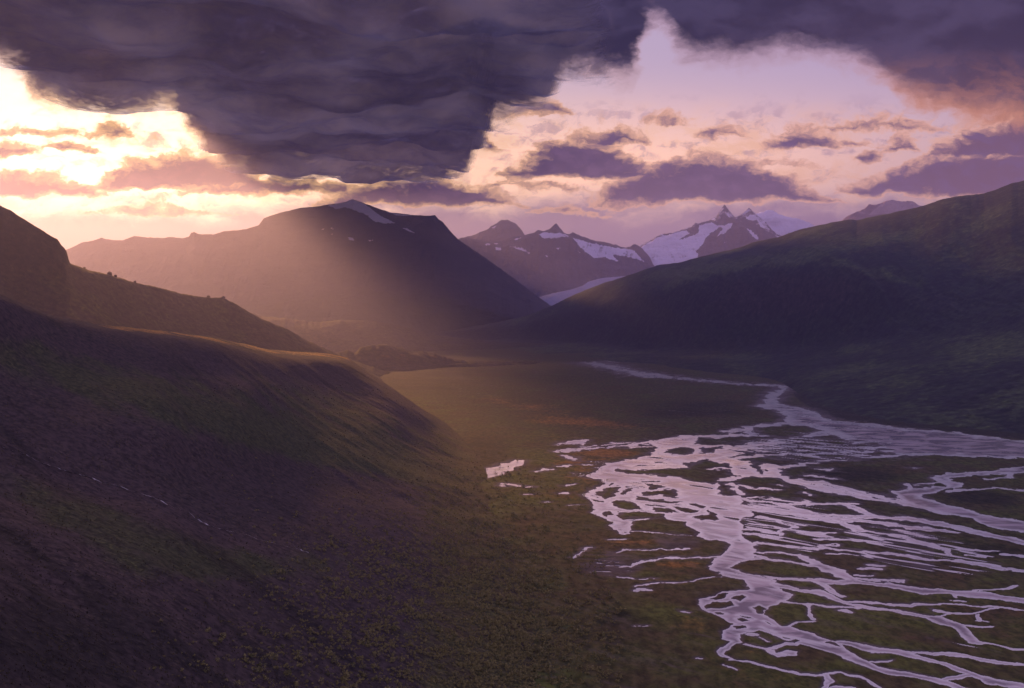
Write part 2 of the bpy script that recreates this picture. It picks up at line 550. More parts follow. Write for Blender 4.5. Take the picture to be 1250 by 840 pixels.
M_PINK = mat_rock('pink_lit_rock', (0.24, 0.16, 0.19), (0.30, 0.21, 0.24), (0.42, 0.31, 0.35))  # pink light and haze fade put into the rock and snow colours
M_GROUND = mat_ground()
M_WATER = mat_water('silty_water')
M_POND = mat_water('still_water', (0.42, 0.36, 0.38), 0.08)


def maskarr(shape, r=0, g=0, b=0, a=1):
    A = np.zeros(shape + (4,), np.float32)
    A[..., 0] = r; A[..., 1] = g; A[..., 2] = b; A[..., 3] = a
    return A


def blob(px, py, cx, cy, sx, sy, ang=0.0):
    c, s = math.cos(math.radians(ang)), math.sin(math.radians(ang))
    x, y = px - cx, py - cy
    return np.exp(-(((x * c + y * s) / sx) ** 2 + ((-x * s + y * c) / sy) ** 2))


def polys(px, py, ps, wob=1.2, seed=3, sc=6.0):
    wx = px + wob * fbm(px / sc, py / sc, 4, seed); wy = py + wob * fbm(px / sc + 9, py / sc, 4, seed + 9)
    m = np.zeros(px.shape, bool)
    for p in ps: m |= inpoly(wx, wy, p)
    return m.astype(float)


# ================================================================== THE RIVER PLAN (sight-line coordinates on the flat valley floor)
Z1 = lambda L: [(700 + x / 6.25, 500 + y / 6.25) for x, y in L]
Z6 = lambda L: [(840 + x / 5.952, 700 + y / 5.952) for x, y in L]
Z8 = lambda L: [(560 + x / 6.25, 520 + y / 6.25) for x, y in L]
WATER = [
    # upper stem and the wide basin on the right
    [(894, 467.6), (945, 469.6), (957, 470.4), (962.4, 473.6), (957, 478), (949, 484), (950, 489), (948.5, 493), (963, 496), (984, 499), (1001.6, 506), (1013, 513),
     (1050, 516), (1080, 520), (1109, 524), (1162, 527.5), (1202, 533), (1250, 537.6), (1300, 542), (1420, 551), (1420, 578), (1250, 558.5), (1216, 559), (1170, 556),
     (1138, 555), (1111, 556), (1080, 552), (1050, 545), (1020, 530), (1000, 524), (985, 520), (965, 518), (955, 515), (959, 509.6), (958, 505.6), (949, 501), (933, 498.5),
     (924, 495.5), (933, 493), (931, 489), (936, 486.5), (935, 483), (951, 475), (950.4, 472), (894, 468.6)],
    # the braided stem
    [(757, 577), (777, 578.5), (802, 580.5), (817, 581.5), (833, 584.5), (852, 588.5), (868, 591), (878, 588), (876, 596), (879, 603), (890, 605), (901, 605.5), (905, 612),
     (900, 618), (916, 624), (916, 629), (902, 636), (907, 641), (903, 648), (905, 653), (911, 659), (921, 664), (922, 676), (916, 683), (898, 688), (890, 693), (910, 699),
     (940, 703.6), (949, 711), (956, 720), (965, 726), (963, 732), (956, 736), (941, 740), (935, 749.6), (954, 765), (961, 765), (991, 772), (1008, 781), (1022, 784),
     (1030, 793), (1056, 805.6), (1074, 813.5), (1097, 818), (1115, 821.5), (1143, 827.6), (1153, 831), (1180, 840), (1230, 856), (1300, 880), (1250, 880), (1164, 842),
     (1153, 837), (1118, 828.5), (1074, 821.5), (1043, 809), (1025, 800), (1001, 793), (974, 786), (961, 782), (944, 774), (924, 770), (902, 774), (904, 777), (909, 784),
     (898, 790), (888, 798), (896, 806), (882, 801.7), (879, 795), (895, 784), (884.5, 780.7), (883, 772), (894, 761), (873.6, 750), (858.5, 744.5), (855, 736),
     (853.5, 732), (877, 725), (890, 723.5), (910.6, 719), (911, 715), (905, 708), (889, 703.6), (876, 700), (866, 692), (868, 686), (885.6, 675), (889, 666), (879, 659),
     (863, 660), (853, 652), (851, 647), (836, 638), (820, 635.6), (810, 630), (790, 633), (775, 636), (766, 641), (769, 650), (757, 652), (750, 645), (748, 638), (732, 631),
     (726, 626), (730, 621.6), (722, 616), (717.6, 610), (712.5, 604), (720, 601), (724, 598), (735, 590), (740, 588), (724, 584), (716, 581), (726, 578), (727, 573.6),
     (739, 568), (738, 565), (757.6, 564), (778, 560), (793, 555), (802, 548), (790, 540), (793, 538), (833, 533), (900, 530.3), (903, 532), (850, 536), (848, 543), (880, 544),
     (920, 541), (976, 533), (1008, 524), (1013, 530), (960, 541), (920, 549), (895, 557), (860, 560), (847, 565), (835, 572), (800, 573), (780, 573), (757, 573)],
    # the right-hand channel with its loop
    [(1086, 599), (1096, 609), (1104, 614), (1128, 620), (1150, 626), (1170, 630), (1190, 633), (1196, 640), (1216, 647), (1250, 650), (1420, 674), (1420, 655), (1250, 637),
     (1220, 632), (1200, 628), (1172, 620), (1140, 612), (1128, 608), (1128, 604.5), (1156, 597.6), (1168, 596), (1180, 591), (1176, 589.6), (1159, 587), (1160, 583), (1186, 581),
     (1234, 578), (1250, 576), (1420, 570), (1420, 560), (1250, 570), (1234, 572), (1194, 576), (1159, 578), (1136, 584), (1146, 588), (1154, 592), (1152, 594.5), (1117, 596)],
    Z6([(565, 540), (610, 575), (650, 605), (810, 600), (790, 570), (700, 560), (640, 575), (620, 545)]),
]
PONDS = [Z8([(175, 380), (205, 345), (210, 325), (310, 310), (310, 290), (385, 285), (420, 258), (495, 262), (490, 300), (430, 315), (415, 340), (345, 350), (340, 370), (200, 400)]),
         Z8([(745, 138), (800, 122), (870, 105), (960, 105), (990, 125), (930, 135), (830, 145)])]
LAND = [Z1(p) for p in [
    [(675, 325), (740, 295), (830, 280), (920, 300), (925, 335), (850, 350), (740, 345)],
    [(360, 462), (400, 462), (480, 480), (640, 455), (750, 445), (860, 440), (830, 460), (730, 480), (700, 500), (560, 495), (480, 490), (400, 482)],
    [(810, 390), (850, 405), (900, 400), (1010, 395), (940, 410), (880, 430), (850, 415)],
    [(990, 425), (1080, 405), (1200, 430), (1180, 445), (1060, 435)],
    [(930, 460), (1060, 445), (1180, 455), (1250, 480), (1250, 510), (1100, 540), (1030, 565), (900, 540), (780, 515), (880, 490), (980, 480)],
    [(150, 650), (230, 600), (370, 590), (350, 615), (290, 640), (300, 670), (240, 680)],
    [(340, 640), (430, 600), (465, 605), (400, 640), (370, 655)],
    [(560, 570), (650, 580), (700, 600), (610, 605), (570, 605)],
    [(500, 640), (540, 625), (740, 610), (850, 665), (700, 668), (640, 655), (560, 655)],
    [(435, 680), (480, 660), (600, 680), (750, 695), (860, 705), (780, 718), (600, 700), (480, 690)],
    [(290, 700), (340, 690), (470, 715), (500, 740), (540, 770), (440, 765), (330, 745)],
    [(590, 740), (700, 750), (810, 790), (740, 790), (600, 775)],
    [(740, 735), (850, 745), (960, 770), (870, 790), (780, 755)],
    [(880, 720), (950, 710), (1025, 740), (1000, 755), (900, 730)],
    [(340, 780), (430, 785), (700, 795), (720, 820), (600, 831), (350, 831)],
    [(240, 785), (275, 775), (320, 810), (250, 815)],
    [(900, 825), (1030, 790), (1050, 765), (1090, 800), (1080, 840), (980, 845)],
    [(230, 580), (300, 560), (310, 570), (250, 585)], [(140, 685), (230, 690), (220, 705), (150, 695)], [(500, 545), (640, 540), (640, 555), (520, 550)],
    [(980, 300), (1050, 285), (1190, 290), (1100, 305), (1090, 330), (950, 335), (1000, 315)], [(1110, 375), (1200, 355), (1250, 350), (1250, 385)],
    [(610, 400), (710, 400), (710, 408), (620, 408)], [(440, 430), (520, 425), (620, 425), (600, 432), (460, 436)],
]] + [Z6(p) for p in [
    [(310, 190), (390, 155), (430, 180), (370, 205)], [(130, 240), (170, 205), (300, 205), (320, 230), (250, 250), (150, 260)],
    [(150, 185), (230, 150), (330, 150), (270, 180), (200, 190)], [(470, 240), (520, 225), (560, 245), (580, 255), (560, 290), (530, 285)],
    [(345, 325), (390, 320), (430, 345), (380, 352)], [(380, 300), (460, 330), (420, 325)], [(525, 345), (610, 380), (560, 370)],
    [(210, 290), (250, 280), (275, 295), (230, 305)], [(720, 485), (770, 475), (825, 495), (760, 500)], [(970, 495), (1010, 490), (1100, 540), (1040, 530)],
    [(320, 385), (370, 375), (400, 395), (330, 408)], [(510, 395), (620, 425), (560, 410)]]]
CH = [  # (thickness, points)
    (1.1, [(894, 468), (861, 464.6), (838, 462.6), (803, 459.6)]), (2.6, [(800, 459.3), (789, 457.8), (782, 456)]), (1.2, [(785, 456), (752, 450), (733, 445.4), (723, 443)]),
    (1.3, [(735, 446.5), (745, 446.8)]), (0.8, [(750, 441), (760, 441.4)]),
    (1.5, [(900, 530.5), (833, 533.5), (793, 539)]), (2.2, [(893, 527), (908, 524), (920, 521), (945, 518.5), (960, 516)]), (1.8, [(908, 524), (920, 530)]), (1.5, [(880, 532), (920, 531.5), (945, 534)]),
    (1.5, [(708, 549), (735, 547), (770, 543.5), (790, 540)]), (1.2, [(712, 545.5), (740, 543), (765, 541)]), (1.2, [(770, 546), (790, 545)]),
    (2.4, [(950, 571), (980, 567), (1010, 562), (1050, 560), (1100, 556), (1130, 553)]), (2.2, [(880, 561), (920, 557), (960, 555), (1010, 553), (1060, 551)]),
    (5, [(880, 561), (900, 564), (905, 572), (908, 579)]), (2.5, [(908, 579), (944, 582), (1008, 591), (1050, 601), (1090, 610), (1100, 613)]),
    (3, [(936, 568), (945, 578), (965, 588), (1000, 596), (1050, 607), (1095, 613)]), (3, [(1000, 594), (1020, 599), (1040, 604), (1070, 609), (1096, 613), (1120, 618), (1140, 624), (1160, 627)]),
    (2, [(884, 585), (905, 583), (908, 580)]), (2, [(870, 572), (895, 571), (905, 572)]),
    (1.8, [(1107, 592), (1114, 597)]), (1.2, [(1120, 592), (1152, 589)]), (2, [(1300, 600), (1250, 598), (1220, 596), (1180, 597), (1160, 601)]), (1.6, [(1206, 585), (1230, 583.5), (1234, 578)]),
    (3.4, [(897, 617), (920, 620), (960, 625), (1000, 628), (1040, 630), (1070, 631), (1100, 633), (1130, 636), (1160, 642), (1180, 647), (1220, 656), (1250, 662), (1400, 692)]),
    (3.2, [(996, 631), (1060, 636), (1110, 644), (1170, 650)]), (2.4, [(900, 607.6), (922, 611.6), (948, 615), (1009, 615), (1030, 616), (1046, 621), (1064, 629)]),
    (2.4, [(948, 615), (972, 623), (1000, 628)]), (2.8, [(900, 618), (932, 623), (964, 628), (1000, 633), (1030, 638), (1050, 647), (1090, 654), (1120, 661), (1144, 668), (1156, 672), (1158, 677)]),
    (2.1, [(922, 663), (948, 666), (980, 668.5), (1000, 670), (1040, 672), (1080, 677)]), (2.8, [(1080, 677), (1140, 682), (1180, 687), (1220, 693), (1250, 696), (1400, 716)]),
    (2.2, [(922, 673), (948, 676), (970, 678), (988, 683.6), (1000, 690)]), (4.5, [(1000, 690), (1026, 698), (1036, 704), (1040, 709)]),
    (2.4, [(924, 678), (948, 684), (980, 689), (1004, 692), (1020, 697)]), (3.2, [(905, 684), (925, 682)]),
    (3.6, [(935, 704), (964, 707), (1000, 710)]), (5, [(1000, 710), (1040, 710), (1080, 714), (1130, 721)]), (6.2, [(1130, 721), (1170, 724), (1200, 727), (1220, 731), (1250, 734), (1400, 752)]),
    (3.4, [(949, 713), (974, 720), (1000, 723.5), (1018, 730), (1033, 737), (1056, 742)]), (3.6, [(1056, 742), (1083, 745), (1109, 750), (1136, 754)]), (5.5, [(1136, 754), (1157, 762), (1171, 766), (1178, 776), (1188, 782)]),
    (3.6, [(1188, 782), (1206, 786), (1232, 791), (1250, 793), (1400, 812)]), (1.8, [(956, 733.6), (974, 738), (1008, 739.5), (1050, 743)]),
    (2.2, [(1000, 712), (1015, 722), (1030, 728)]), (2, [(1018, 730), (1030, 733.5), (1074, 737), (1109, 740), (1118, 738), (1153, 737), (1215, 741), (1250, 746), (1400, 760)]),
    (2.2, [(1137, 744), (1160, 749), (1188, 748), (1215, 743)]), (1.6, [(1160, 749), (1145, 752)]), (1.8, [(1194, 750), (1196, 757)]), (2.6, [(1165, 722), (1165, 729)]),
    (4.6, [(1022, 784), (1065, 793), (1100, 797), (1127, 803), (1153, 809), (1176, 820), (1197, 827), (1224, 834), (1246, 838), (1400, 870)]),
    (3, [(1100, 796), (1125, 796), (1171, 799.5), (1206, 806), (1232, 810), (1250, 812), (1400, 830)]), (3.6, [(1181, 825), (1150, 829)]), (5, [(1203, 830), (1212, 833)]),
    (3.6, [(984.5, 739), (991, 745), (988, 754)]), (2, [(962, 765), (973, 760), (989.5, 757)]),
    (2.2, [(893, 806), (915, 810), (961, 817.6), (981, 823.5), (1004, 823.5)]), (3.2, [(1004.7, 823.5), (1008, 833), (1005, 848)]), (1.7, [(1004, 822), (1026, 821), (1050, 828), (1075, 840), (1110, 860)]),
    (6, [(1018, 840), (1036, 842)]), (2.4, [(945, 790), (961, 785), (970, 786)]), (2.2, [(941, 790), (925, 789), (912, 786)]), (3, [(914, 774), (922, 776)]), (1.2, [(925, 778), (941, 783)]),
    (1.0, [(889, 704), (866, 705), (838, 711), (804, 712), (775, 717)]), (1.2, [(880, 679), (866, 681), (814, 681), (780, 685.6), (773, 691.6), (756, 691.6)]),
    (0.9, [(840, 670), (794, 671), (763, 671), (751, 675)]), (1.6, [(775, 721), (792, 720.5)]), (0.8, [(752, 704), (775, 707), (800, 707)]), (0.8, [(700, 681), (715, 670), (722, 668)]), (0.8, [(770, 648), (820, 653), (850, 655)]),
    # strips and puddles
    (1.8, [(682, 550.6), (692, 550.2)]), (1.8, [(696, 549.2), (703, 549.8)]), (1.4, [(690, 556.5), (692, 557.5)]), (1.6, [(699, 559), (701, 560.5)]), (1.6, [(684, 568.6), (692, 568)]), (1.4, [(716, 567.5), (722, 567.5)]),
    (1.2, [(655, 576), (662, 573), (672, 573)]), (1.7, [(615, 590.4), (633, 593.2)]), (1.3, [(611, 593), (614, 594)]), (1.2, [(642, 594.8), (646, 594.4)]), (1.4, [(642, 603.6), (648, 603.4)]), (1.6, [(682, 602.4), (691, 602.2)]),
    (1.2, [(693, 592.2), (700, 591.8)]), (1.0, [(700, 617.5), (709, 617)]), (1.4, [(744, 658.5), (760, 658.5)]), (1.4, [(662, 612), (665, 612.5)]), (1.2, [(572, 585), (576, 585.6)]),
    (1.2, [(995, 572), (1006, 573)]), (1.2, [(1003, 573), (1013, 573)]), (1.6, [(985, 580), (1020, 585)]), (1.0, [(1110, 570.5), (1116, 571.5)]), (1.8, [(1000, 651), (1015, 651.5)]), (2.2, [(1003, 657.6), (1050, 660)]),
    (3.2, [(1003, 667), (1019, 666.6)]), (1.3, [(1016, 676), (1045, 677.4)]), (1.8, [(1062, 689.6), (1080, 691)]), (2.8, [(1048, 706), (1075, 708.2), (1100, 709)]), (1.8, [(1050, 701.6), (1066, 702.6)]), (2.0, [(1053, 693), (1073, 695)]),
    (2.4, [(1190, 722), (1215, 720), (1236, 717)]), (2.4, [(1160, 733.5), (1176, 733.3)]), (1.7, [(1036, 615), (1047, 614.6)]), (3.6, [(1028, 745), (1037, 747)]), (1.0, [(1190, 757), (1205, 758)]), (1.8, [(1180, 765), (1210, 766)]),
    (1.8, [(1164, 671), (1190, 672), (1214, 672.5)]), (1.8, [(1184, 679), (1200, 679)]), (1.8, [(1222, 677), (1235, 679)]), (1.8, [(1242, 679), (1254, 680)]), (1.8, [(905, 645), (922, 647.6)]), (1.8, [(909, 651.4), (950, 656.5)]),
    (1.8, [(925, 647), (952, 652)]), (1.6, [(925, 630), (970, 643)]), (1.4, [(949, 649), (964, 643)]), (2.0, [(978, 649), (1016, 651.5)]), (1.6, [(904, 593), (920, 597)]), (1.6, [(925, 596), (945, 597.4)]), (1.6, [(916, 607), (930, 607.5)]),
    (1.6, [(941, 607.4), (955, 611)]), (1.2, [(949, 592), (960, 594)]), (1.2, [(980, 602), (990, 606)]), (1.5, [(895, 590), (905, 604)]), (1.2, [(1075, 794), (1068, 797)]), (1.8, [(1064, 807.5), (1090, 806.5)]),
    (1.2, [(780, 763), (788, 764)]), (1.0, [(833, 745), (840, 746)]), (1.4, [(884, 811), (902, 819)]), (1.2, [(848, 803), (853, 803)]),
]


def build_ground():
    pys = np.concatenate([np.arange(905, 700, -0.8), np.arange(700, 500, -0.46), np.arange(500, 438, -0.62), np.arange(438, 395, -1.2), np.geomspace(394, 374.0, 30)])
    near = np.geomspace(2600, 906, 24)
    pys = np.concatenate([near, pys])
    pxs = np.concatenate([np.linspace(-900, 350, 50, endpoint=False), np.arange(350, 560, 3.0), np.arange(560, 660, 1.0), np.arange(660, 1262, 0.75), np.linspace(1262, 2100, 60)])
    PX, PY = np.meshgrid(pxs, pys)
    k = (PY - Y0) / F
    D = H / k
    X = UX(PX) * D
    win = (PY > 436) & (PY < 905) & (PX > 550) & (PX < 1500)
    Fd = np.full(PX.shape, 60.0)
    x, y, kk = PX[win], PY[win], k[win]
    wx_, wy_ = X[win], D[win]
    # banks wander by a few metres
    loc = wy_ * wy_ / (H * F)                    # metres of depth per picture row
    j1 = fbm(wx_ / 45.0, wy_ / 60.0, 5, 31, 0.6)
    j2 = fbm(wx_ / 45.0 + 31, wy_ / 60.0, 5, 37, 0.6)
    j3 = fbm(wx_ / 160.0, wy_ / 200.0, 3, 33)
    jf = np.where(x < 652, 0.3, 1.0); j1 = j1 * jf; j2 = j2 * jf
    x = x + j1 * 13.0 + j3 * 4.0; y = y + j2 * 4.2
    wv = 1.0 + 1.0 * fbm(wx_ / 70.0, wy_ / 110.0, 4, 35)
    f = np.full(x.shape, 60.0)
    for p in WATER + PONDS:
        ins = inpoly(x, y, p)
        dd = segdist(x, y, p, kk, True)
        f = np.minimum(f, np.where(ins, -dd, dd))
    # bars and islands rise from the wide water
    for p in LAND:
        ins = inpoly(x, y, p)
        dd = segdist(x, y, p, kk, True)
        f = np.maximum(f, np.where(ins, dd, -dd))
    for t, pts in CH:
        dd = segdist(x, y, pts, kk) - 0.5 * t * np.clip(wv, 0.25, 2.0)
        f = np.minimum(f, dd)
    # braids: streaks drawn out along the flow
    ca, sa = math.cos(math.radians(-42)), math.sin(math.radians(-42))
    fa, fb = wx_ * ca + wy_ * sa, -wx_ * sa + wy_ * ca
    st = fbm(fa / 260.0, fb / 46.0, 5, 77, 0.6)
    stx = fbm(wx_ / 230.0, wy_ / 60.0, 5, 91, 0.6)
    reg = sstep(blob(x, y, 990, 548, 105, 17, 2) + 0.0, 0.15, 0.8)
    f2 = (0.02 - np.abs(stx - 0.03)) * 14
    f = np.where(reg > 0.02, np.minimum(f, -(f2 + (reg - 1) * 1.2)), f)
    f = np.where((reg > 0.3) & (f < 0), np.maximum(f, (stx - 0.06) * 9 * reg), f)
    region2 = sstep(np.maximum(blob(x, y, 965, 640, 80, 42, 12), blob(x, y, 1120, 672, 130, 30, 10)), 0.3, 0.8)
    region3 = sstep(np.maximum(blob(x, y, 745, 690, 66, 26), blob(x, y, 720, 572, 50, 26)), 0.3, 0.9)
    f3 = (st - 0.25) * 9 - (1 - region2) * 3
    f = np.minimum(f, -f3)
    th_ = fbm(fa / 420.0 + 3.0, fb / 60.0, 4, 177, 0.55)
    f5 = (0.05 - np.abs(th_)) * 11 - (1 - sstep(np.maximum(region2, 0.9 * reg), 0.1, 0.7)) * 2
    f = np.minimum(f, -f5)
    f4 = (0.02 - np.abs(stx - 0.12)) * 16 - (1 - region3) * 3
    f = np.minimum(f, -f4)
    # long gravel bars inside the open water
    bars = np.where(f < -1.2, (fbm(fa / 190.0, fb / 34.0, 4, 55, 0.55) - 0.33) * 9, -9)
    f = np.maximum(f, np.where(x < 1090, bars, -9))
    Fd[win] = f
    Z = np.full(PX.shape, -H)
    hgt = np.where(Fd > 0, 0.25 + np.clip(Fd, 0, 4) * 0.30, np.clip(Fd, -1, 0) * 2.2)
    lz = sstep(Fd, -0.15, 0.15)
    Z = -H + hgt * 1.0
    Z += sstep(Fd, 6, 40) * (4.0 * fbm(X / 260.0, D / 260.0, 5, 5) + 1.2 * fbm(X / 40.0, D / 40.0, 4, 6))
    P = np.stack([X, D, Z], -1)
    # vegetation cover
    wob = fbm(X / 160.0, D / 160.0, 5, 15)
    bogn = fbm(X / 420.0, D / 300.0, 5, 25)
    mud = np.exp(-np.clip(Fd, 0, 60) / 1.9) * np.where(PX > 1140, 0.55, 0.9)
    mud = np.maximum(mud, 0.75 * sstep(blob(PX, PY, 745, 690, 62, 24), 0.3, 0.9) * sstep(wob, -0.25, 0.2))
    mud = np.maximum(mud, 0.62 * sstep(blob(PX, PY, 825, 660, 50, 16, 8), 0.35, 0.8) * (0.8 + wob))
    org = (0.9 * blob(PX, PY, 705, 516, 85, 6, 4) + 0.45 * blob(PX, PY, 700, 540, 110, 16) + 0.7 * blob(PX, PY, 640, 495, 75, 9, 8) + 0.95 * blob(PX, PY, 740, 556, 40, 9) + 0.7 * blob(PX, PY, 700, 572, 45, 14)
           + 0.7 * blob(PX, PY, 690, 600, 60, 14) + 0.75 * blob(PX, PY, 780, 662, 60, 5) + 0.7 * blob(PX, PY, 830, 690, 45, 6) + 0.55 * blob(PX, PY, 850, 765, 50, 14)
           + 0.6 * blob(PX, PY, 810, 712, 60, 8) + 0.5 * blob(PX, PY, 915, 797, 28, 6) + 0.5 * blob(PX, PY, 720, 590, 14, 8))
    org = org * (0.75 + 0.9 * wob)
    drk = (0.8 * blob(PX, PY, 1050, 580, 75, 14) + 0.9 * blob(PX, PY, 1200, 608, 60, 12, 6) + 0.8 * blob(PX, PY, 1210, 672, 90, 12, 8) + 0.8 * blob(PX, PY, 850, 500, 110, 14)
           + 0.7 * blob(PX, PY, 590, 560, 60, 40) + 0.75 * blob(PX, PY, 760, 760, 70, 40) + 0.55 * blob(PX, PY, 700, 640, 60, 25) + 0.5 * blob(PX, PY, 860, 815, 40, 20)) + 0.35 * bogn
    bank = np.interp(PX, [940, 962, 975, 1013, 1050, 1109, 1202, 1250, 1500], [470, 473, 489, 511, 515, 523, 532, 537, 556])
    drk = drk + 0.75 * blob(PX, PY, 500, 462, 130, 26)  # scrub band, darkened further to tone down the sunlight on the flats
    drk = np.maximum(drk, 1.0 * sstep(PX, 948, 965) * sstep(PY, bank + 3, bank - 3))
    grn = 0.35 + 0.5 * wob + 0.45 * blob(PX, PY, 700, 590, 100, 40) + 0.4 * blob(PX, PY, 1080, 770, 160, 50) + 0.3 * blob(PX, PY, 780, 740, 60, 20)
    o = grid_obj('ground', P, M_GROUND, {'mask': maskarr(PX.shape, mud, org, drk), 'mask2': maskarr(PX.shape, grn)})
    tag(o, 'flat olive and rust brown valley floor around the braided river', 'ground', kind='structure')

    # water: one level sheet in the carved channels, and a sheet in each pond hollow
    W = np.stack([X, D, np.full(X.shape, -H)], -1)
    R_, C_ = X.shape
    idx = np.arange(R_ * C_).reshape(R_, C_)
    q = np.stack([idx[:-1, :-1], idx[:-1, 1:], idx[1:, 1:], idx[1:, :-1]], -1)
    fmin = np.minimum(np.minimum(Fd[:-1, :-1], Fd[:-1, 1:]), np.minimum(Fd[1:, 1:], Fd[1:, :-1]))
    wetq = fmin < 0.6
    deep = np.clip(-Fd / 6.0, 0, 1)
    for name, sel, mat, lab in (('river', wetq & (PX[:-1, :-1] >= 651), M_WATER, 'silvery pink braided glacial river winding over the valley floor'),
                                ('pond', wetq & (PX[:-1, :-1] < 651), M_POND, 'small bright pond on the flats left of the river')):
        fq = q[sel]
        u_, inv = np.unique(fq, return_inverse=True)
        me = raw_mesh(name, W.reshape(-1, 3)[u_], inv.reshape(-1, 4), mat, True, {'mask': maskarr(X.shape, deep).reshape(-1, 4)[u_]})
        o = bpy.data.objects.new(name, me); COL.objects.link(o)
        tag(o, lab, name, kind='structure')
    return Fd


build_ground()

# ================================================================== NEAR HILLSIDE (left foreground)
near_lines = [
    [(-900, 1500, 0, 330), (-300, 1300, 0, 290), (0, 1300, 0, 220), (200, 1300, 0, 165), (400, 1300, 0, 80), (560, 1300, 0, 20), (640, 1300, 0, -4), (760, 1300, 0, -14)],
    [(-900, 1000, 0, 330), (-300, 1000, 0, 270), (0, 1000, 0, 205), (200, 1000, 0, 150), (400, 1000, 0, 80), (560, 1000, 0, 22), (660, 1000, 0, -1), (760, 1000, 0, -14)],
    [(-900, 840, 0, 340), (-300, 840, 0, 280), (0, 840, 0, 208), (200, 840, 0, 155), (400, 840, 0, 86), (560, 840, 0, 24), (660, 840, 0, -1), (760, 840, 0, -14)],
    [(-900, 700, 0, 350), (-300, 700, 0, 295), (0, 700, 0, 220), (200, 700, 0, 168), (400, 700, 0, 92), (550, 700, 0, 24), (640, 700, 0, -1), (760, 700, 0, -14)],
    [(-900, 600, 0, 360), (-300, 600, 0, 305), (0, 600, 0, 232), (200, 600, 0, 184), (400, 600, 0, 100), (500, 600, 0, 44), (580, 600, 0, 2), (620, 605, 0, -6), (760, 640, 0, -14)],
    [(-900, 500, 0, 375), (-300, 510, 0, 320), (0, 520, 0, 268), (200, 520, 0, 236), (300, 520, 0, 198), (400, 520, 0, 136), (450, 528, 0, 104), (500, 545, 0, 58), (560, 574, 0, 6), (620, 598, 0, -8), (760, 625, 0, -14)],
    [(-900, 450, 0, 385), (-300, 445, 0, 350), (0, 450, 0, 318), (200, 456, 0, 284), (300, 462, 0, 246), (400, 466, 0, 186), (440, 480, 0, 147), (480, 502, 0, 106), (520, 530, 0, 46), (560, 554, 0, 5), (620, 584, 0, -8), (760, 620, 0, -14)],
    [(-900, 100, 1500), (-300, 262, 1420), (0, 364, 1440), (60, 389, 1600), (120, 402, 1760), (200, 412, 1980), (260, 420, 2250), (330, 435, 2650), (400, 439.5, 3050), (425, 442, 3180), (440, 457, 3080), (480, 485, 2990), (510, 506, 2950), (540, 522, 3060), (560, 537, 2880), (620, 570, 2440), (760, 618, 2020)],
    [(-900, 90, 1600), (-300, 258, 1500), (0, 360, 1540), (60, 385, 1760), (120, 396.5, 2040), (200, 404.5, 2400), (260, 412, 2750), (330, 427.5, 3100), (400, 432, 3450), (425, 437, 3560), (440, 448, 3500), (480, 475, 3320), (510, 496, 3260), (540, 514, 3380), (560, 528, 3090), (620, 566, 2500), (760, 615, 2060)],
    ('back', 350, 60), ('back', 1100, 420)]
nh = Loft(np.concatenate([np.linspace(-900, -60, 60, endpoint=False), np.arange(-60, 700, 1.6)]), near_lines, [6, 14, 60, 60, 60, 60, 50, 34, 26, 12, 12], 8, amp=7.0, scale=210.0, seed=21, octaves=7, gain=0.5, smooth=14, jag=1.0, jagscale=22)
X, D = nh.P[..., 0], nh.P[..., 1]
# shallow gullies that run down to the right
gul = fbm((X * 0.55 + D * 0.83) / 90.0, (X * 0.83 - D * 0.55) / 900.0, 5, 63, 0.55, ridged=True)
fadeR = sstep(nh.px, 640, 480)
gz = np.where(nh.t < 1, 1, 0.2) * fadeR * np.clip(1.15 - nh.t, 0, 1) ** 0.5
nh.P[..., 2] += 4.5 * gz * gul
nh.py = Y0 - nh.P[..., 2] / D * F
px, py = nh.px, nh.py
str1 = fbm((X * 0.55 + D * 0.83) / 70.0, (X * 0.83 - D * 0.55) / 600.0, 5, 83)
green = (0.9 * blob(px, py, 420, 555, 190, 22, 12) + 0.75 * blob(px, py, 150, 470, 260, 34, 14) + 0.75 * blob(px, py, 130, 640, 210, 34, 20) + 0.5 * blob(px, py, 300, 690, 160, 20)
         + 0.6 * blob(px, py, 600, 760, 110, 120) + 0.5 * blob(px, py, 420, 500, 120, 30, 20) + 0.35 * str1)
green -= 0.6 * blob(px, py, 250, 585, 230, 22, 12)
rust = 1.0 * sstep(py - (np.interp(px, [0, 120, 200, 260, 330, 400, 425, 440], [360, 396, 404, 412, 427, 432, 437, 448])), 7.0, 2.0) * sstep(px, 95, 150) * sstep(px, 440, 420) * (0.55 + 0.9 * fbm(X / 120.0, D / 60.0, 4, 44))  # low sun on the bench strip painted as gold, over dry grass
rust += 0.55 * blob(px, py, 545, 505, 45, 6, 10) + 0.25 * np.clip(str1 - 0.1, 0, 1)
bare = 0.55 * blob(px, py, 40, 810, 330, 110, 8) + 0.7 * np.clip(-str1 * 2.2, 0, 1) + 0.3 * blob(px, py, 60, 780, 160, 50, 8)  # darker towards the bottom left and in streaks
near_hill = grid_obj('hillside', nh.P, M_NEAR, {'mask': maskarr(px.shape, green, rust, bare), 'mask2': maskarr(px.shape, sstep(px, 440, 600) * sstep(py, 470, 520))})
tag(near_hill, 'dark purple brown heath slope filling the left foreground', 'hillside', kind='structure')

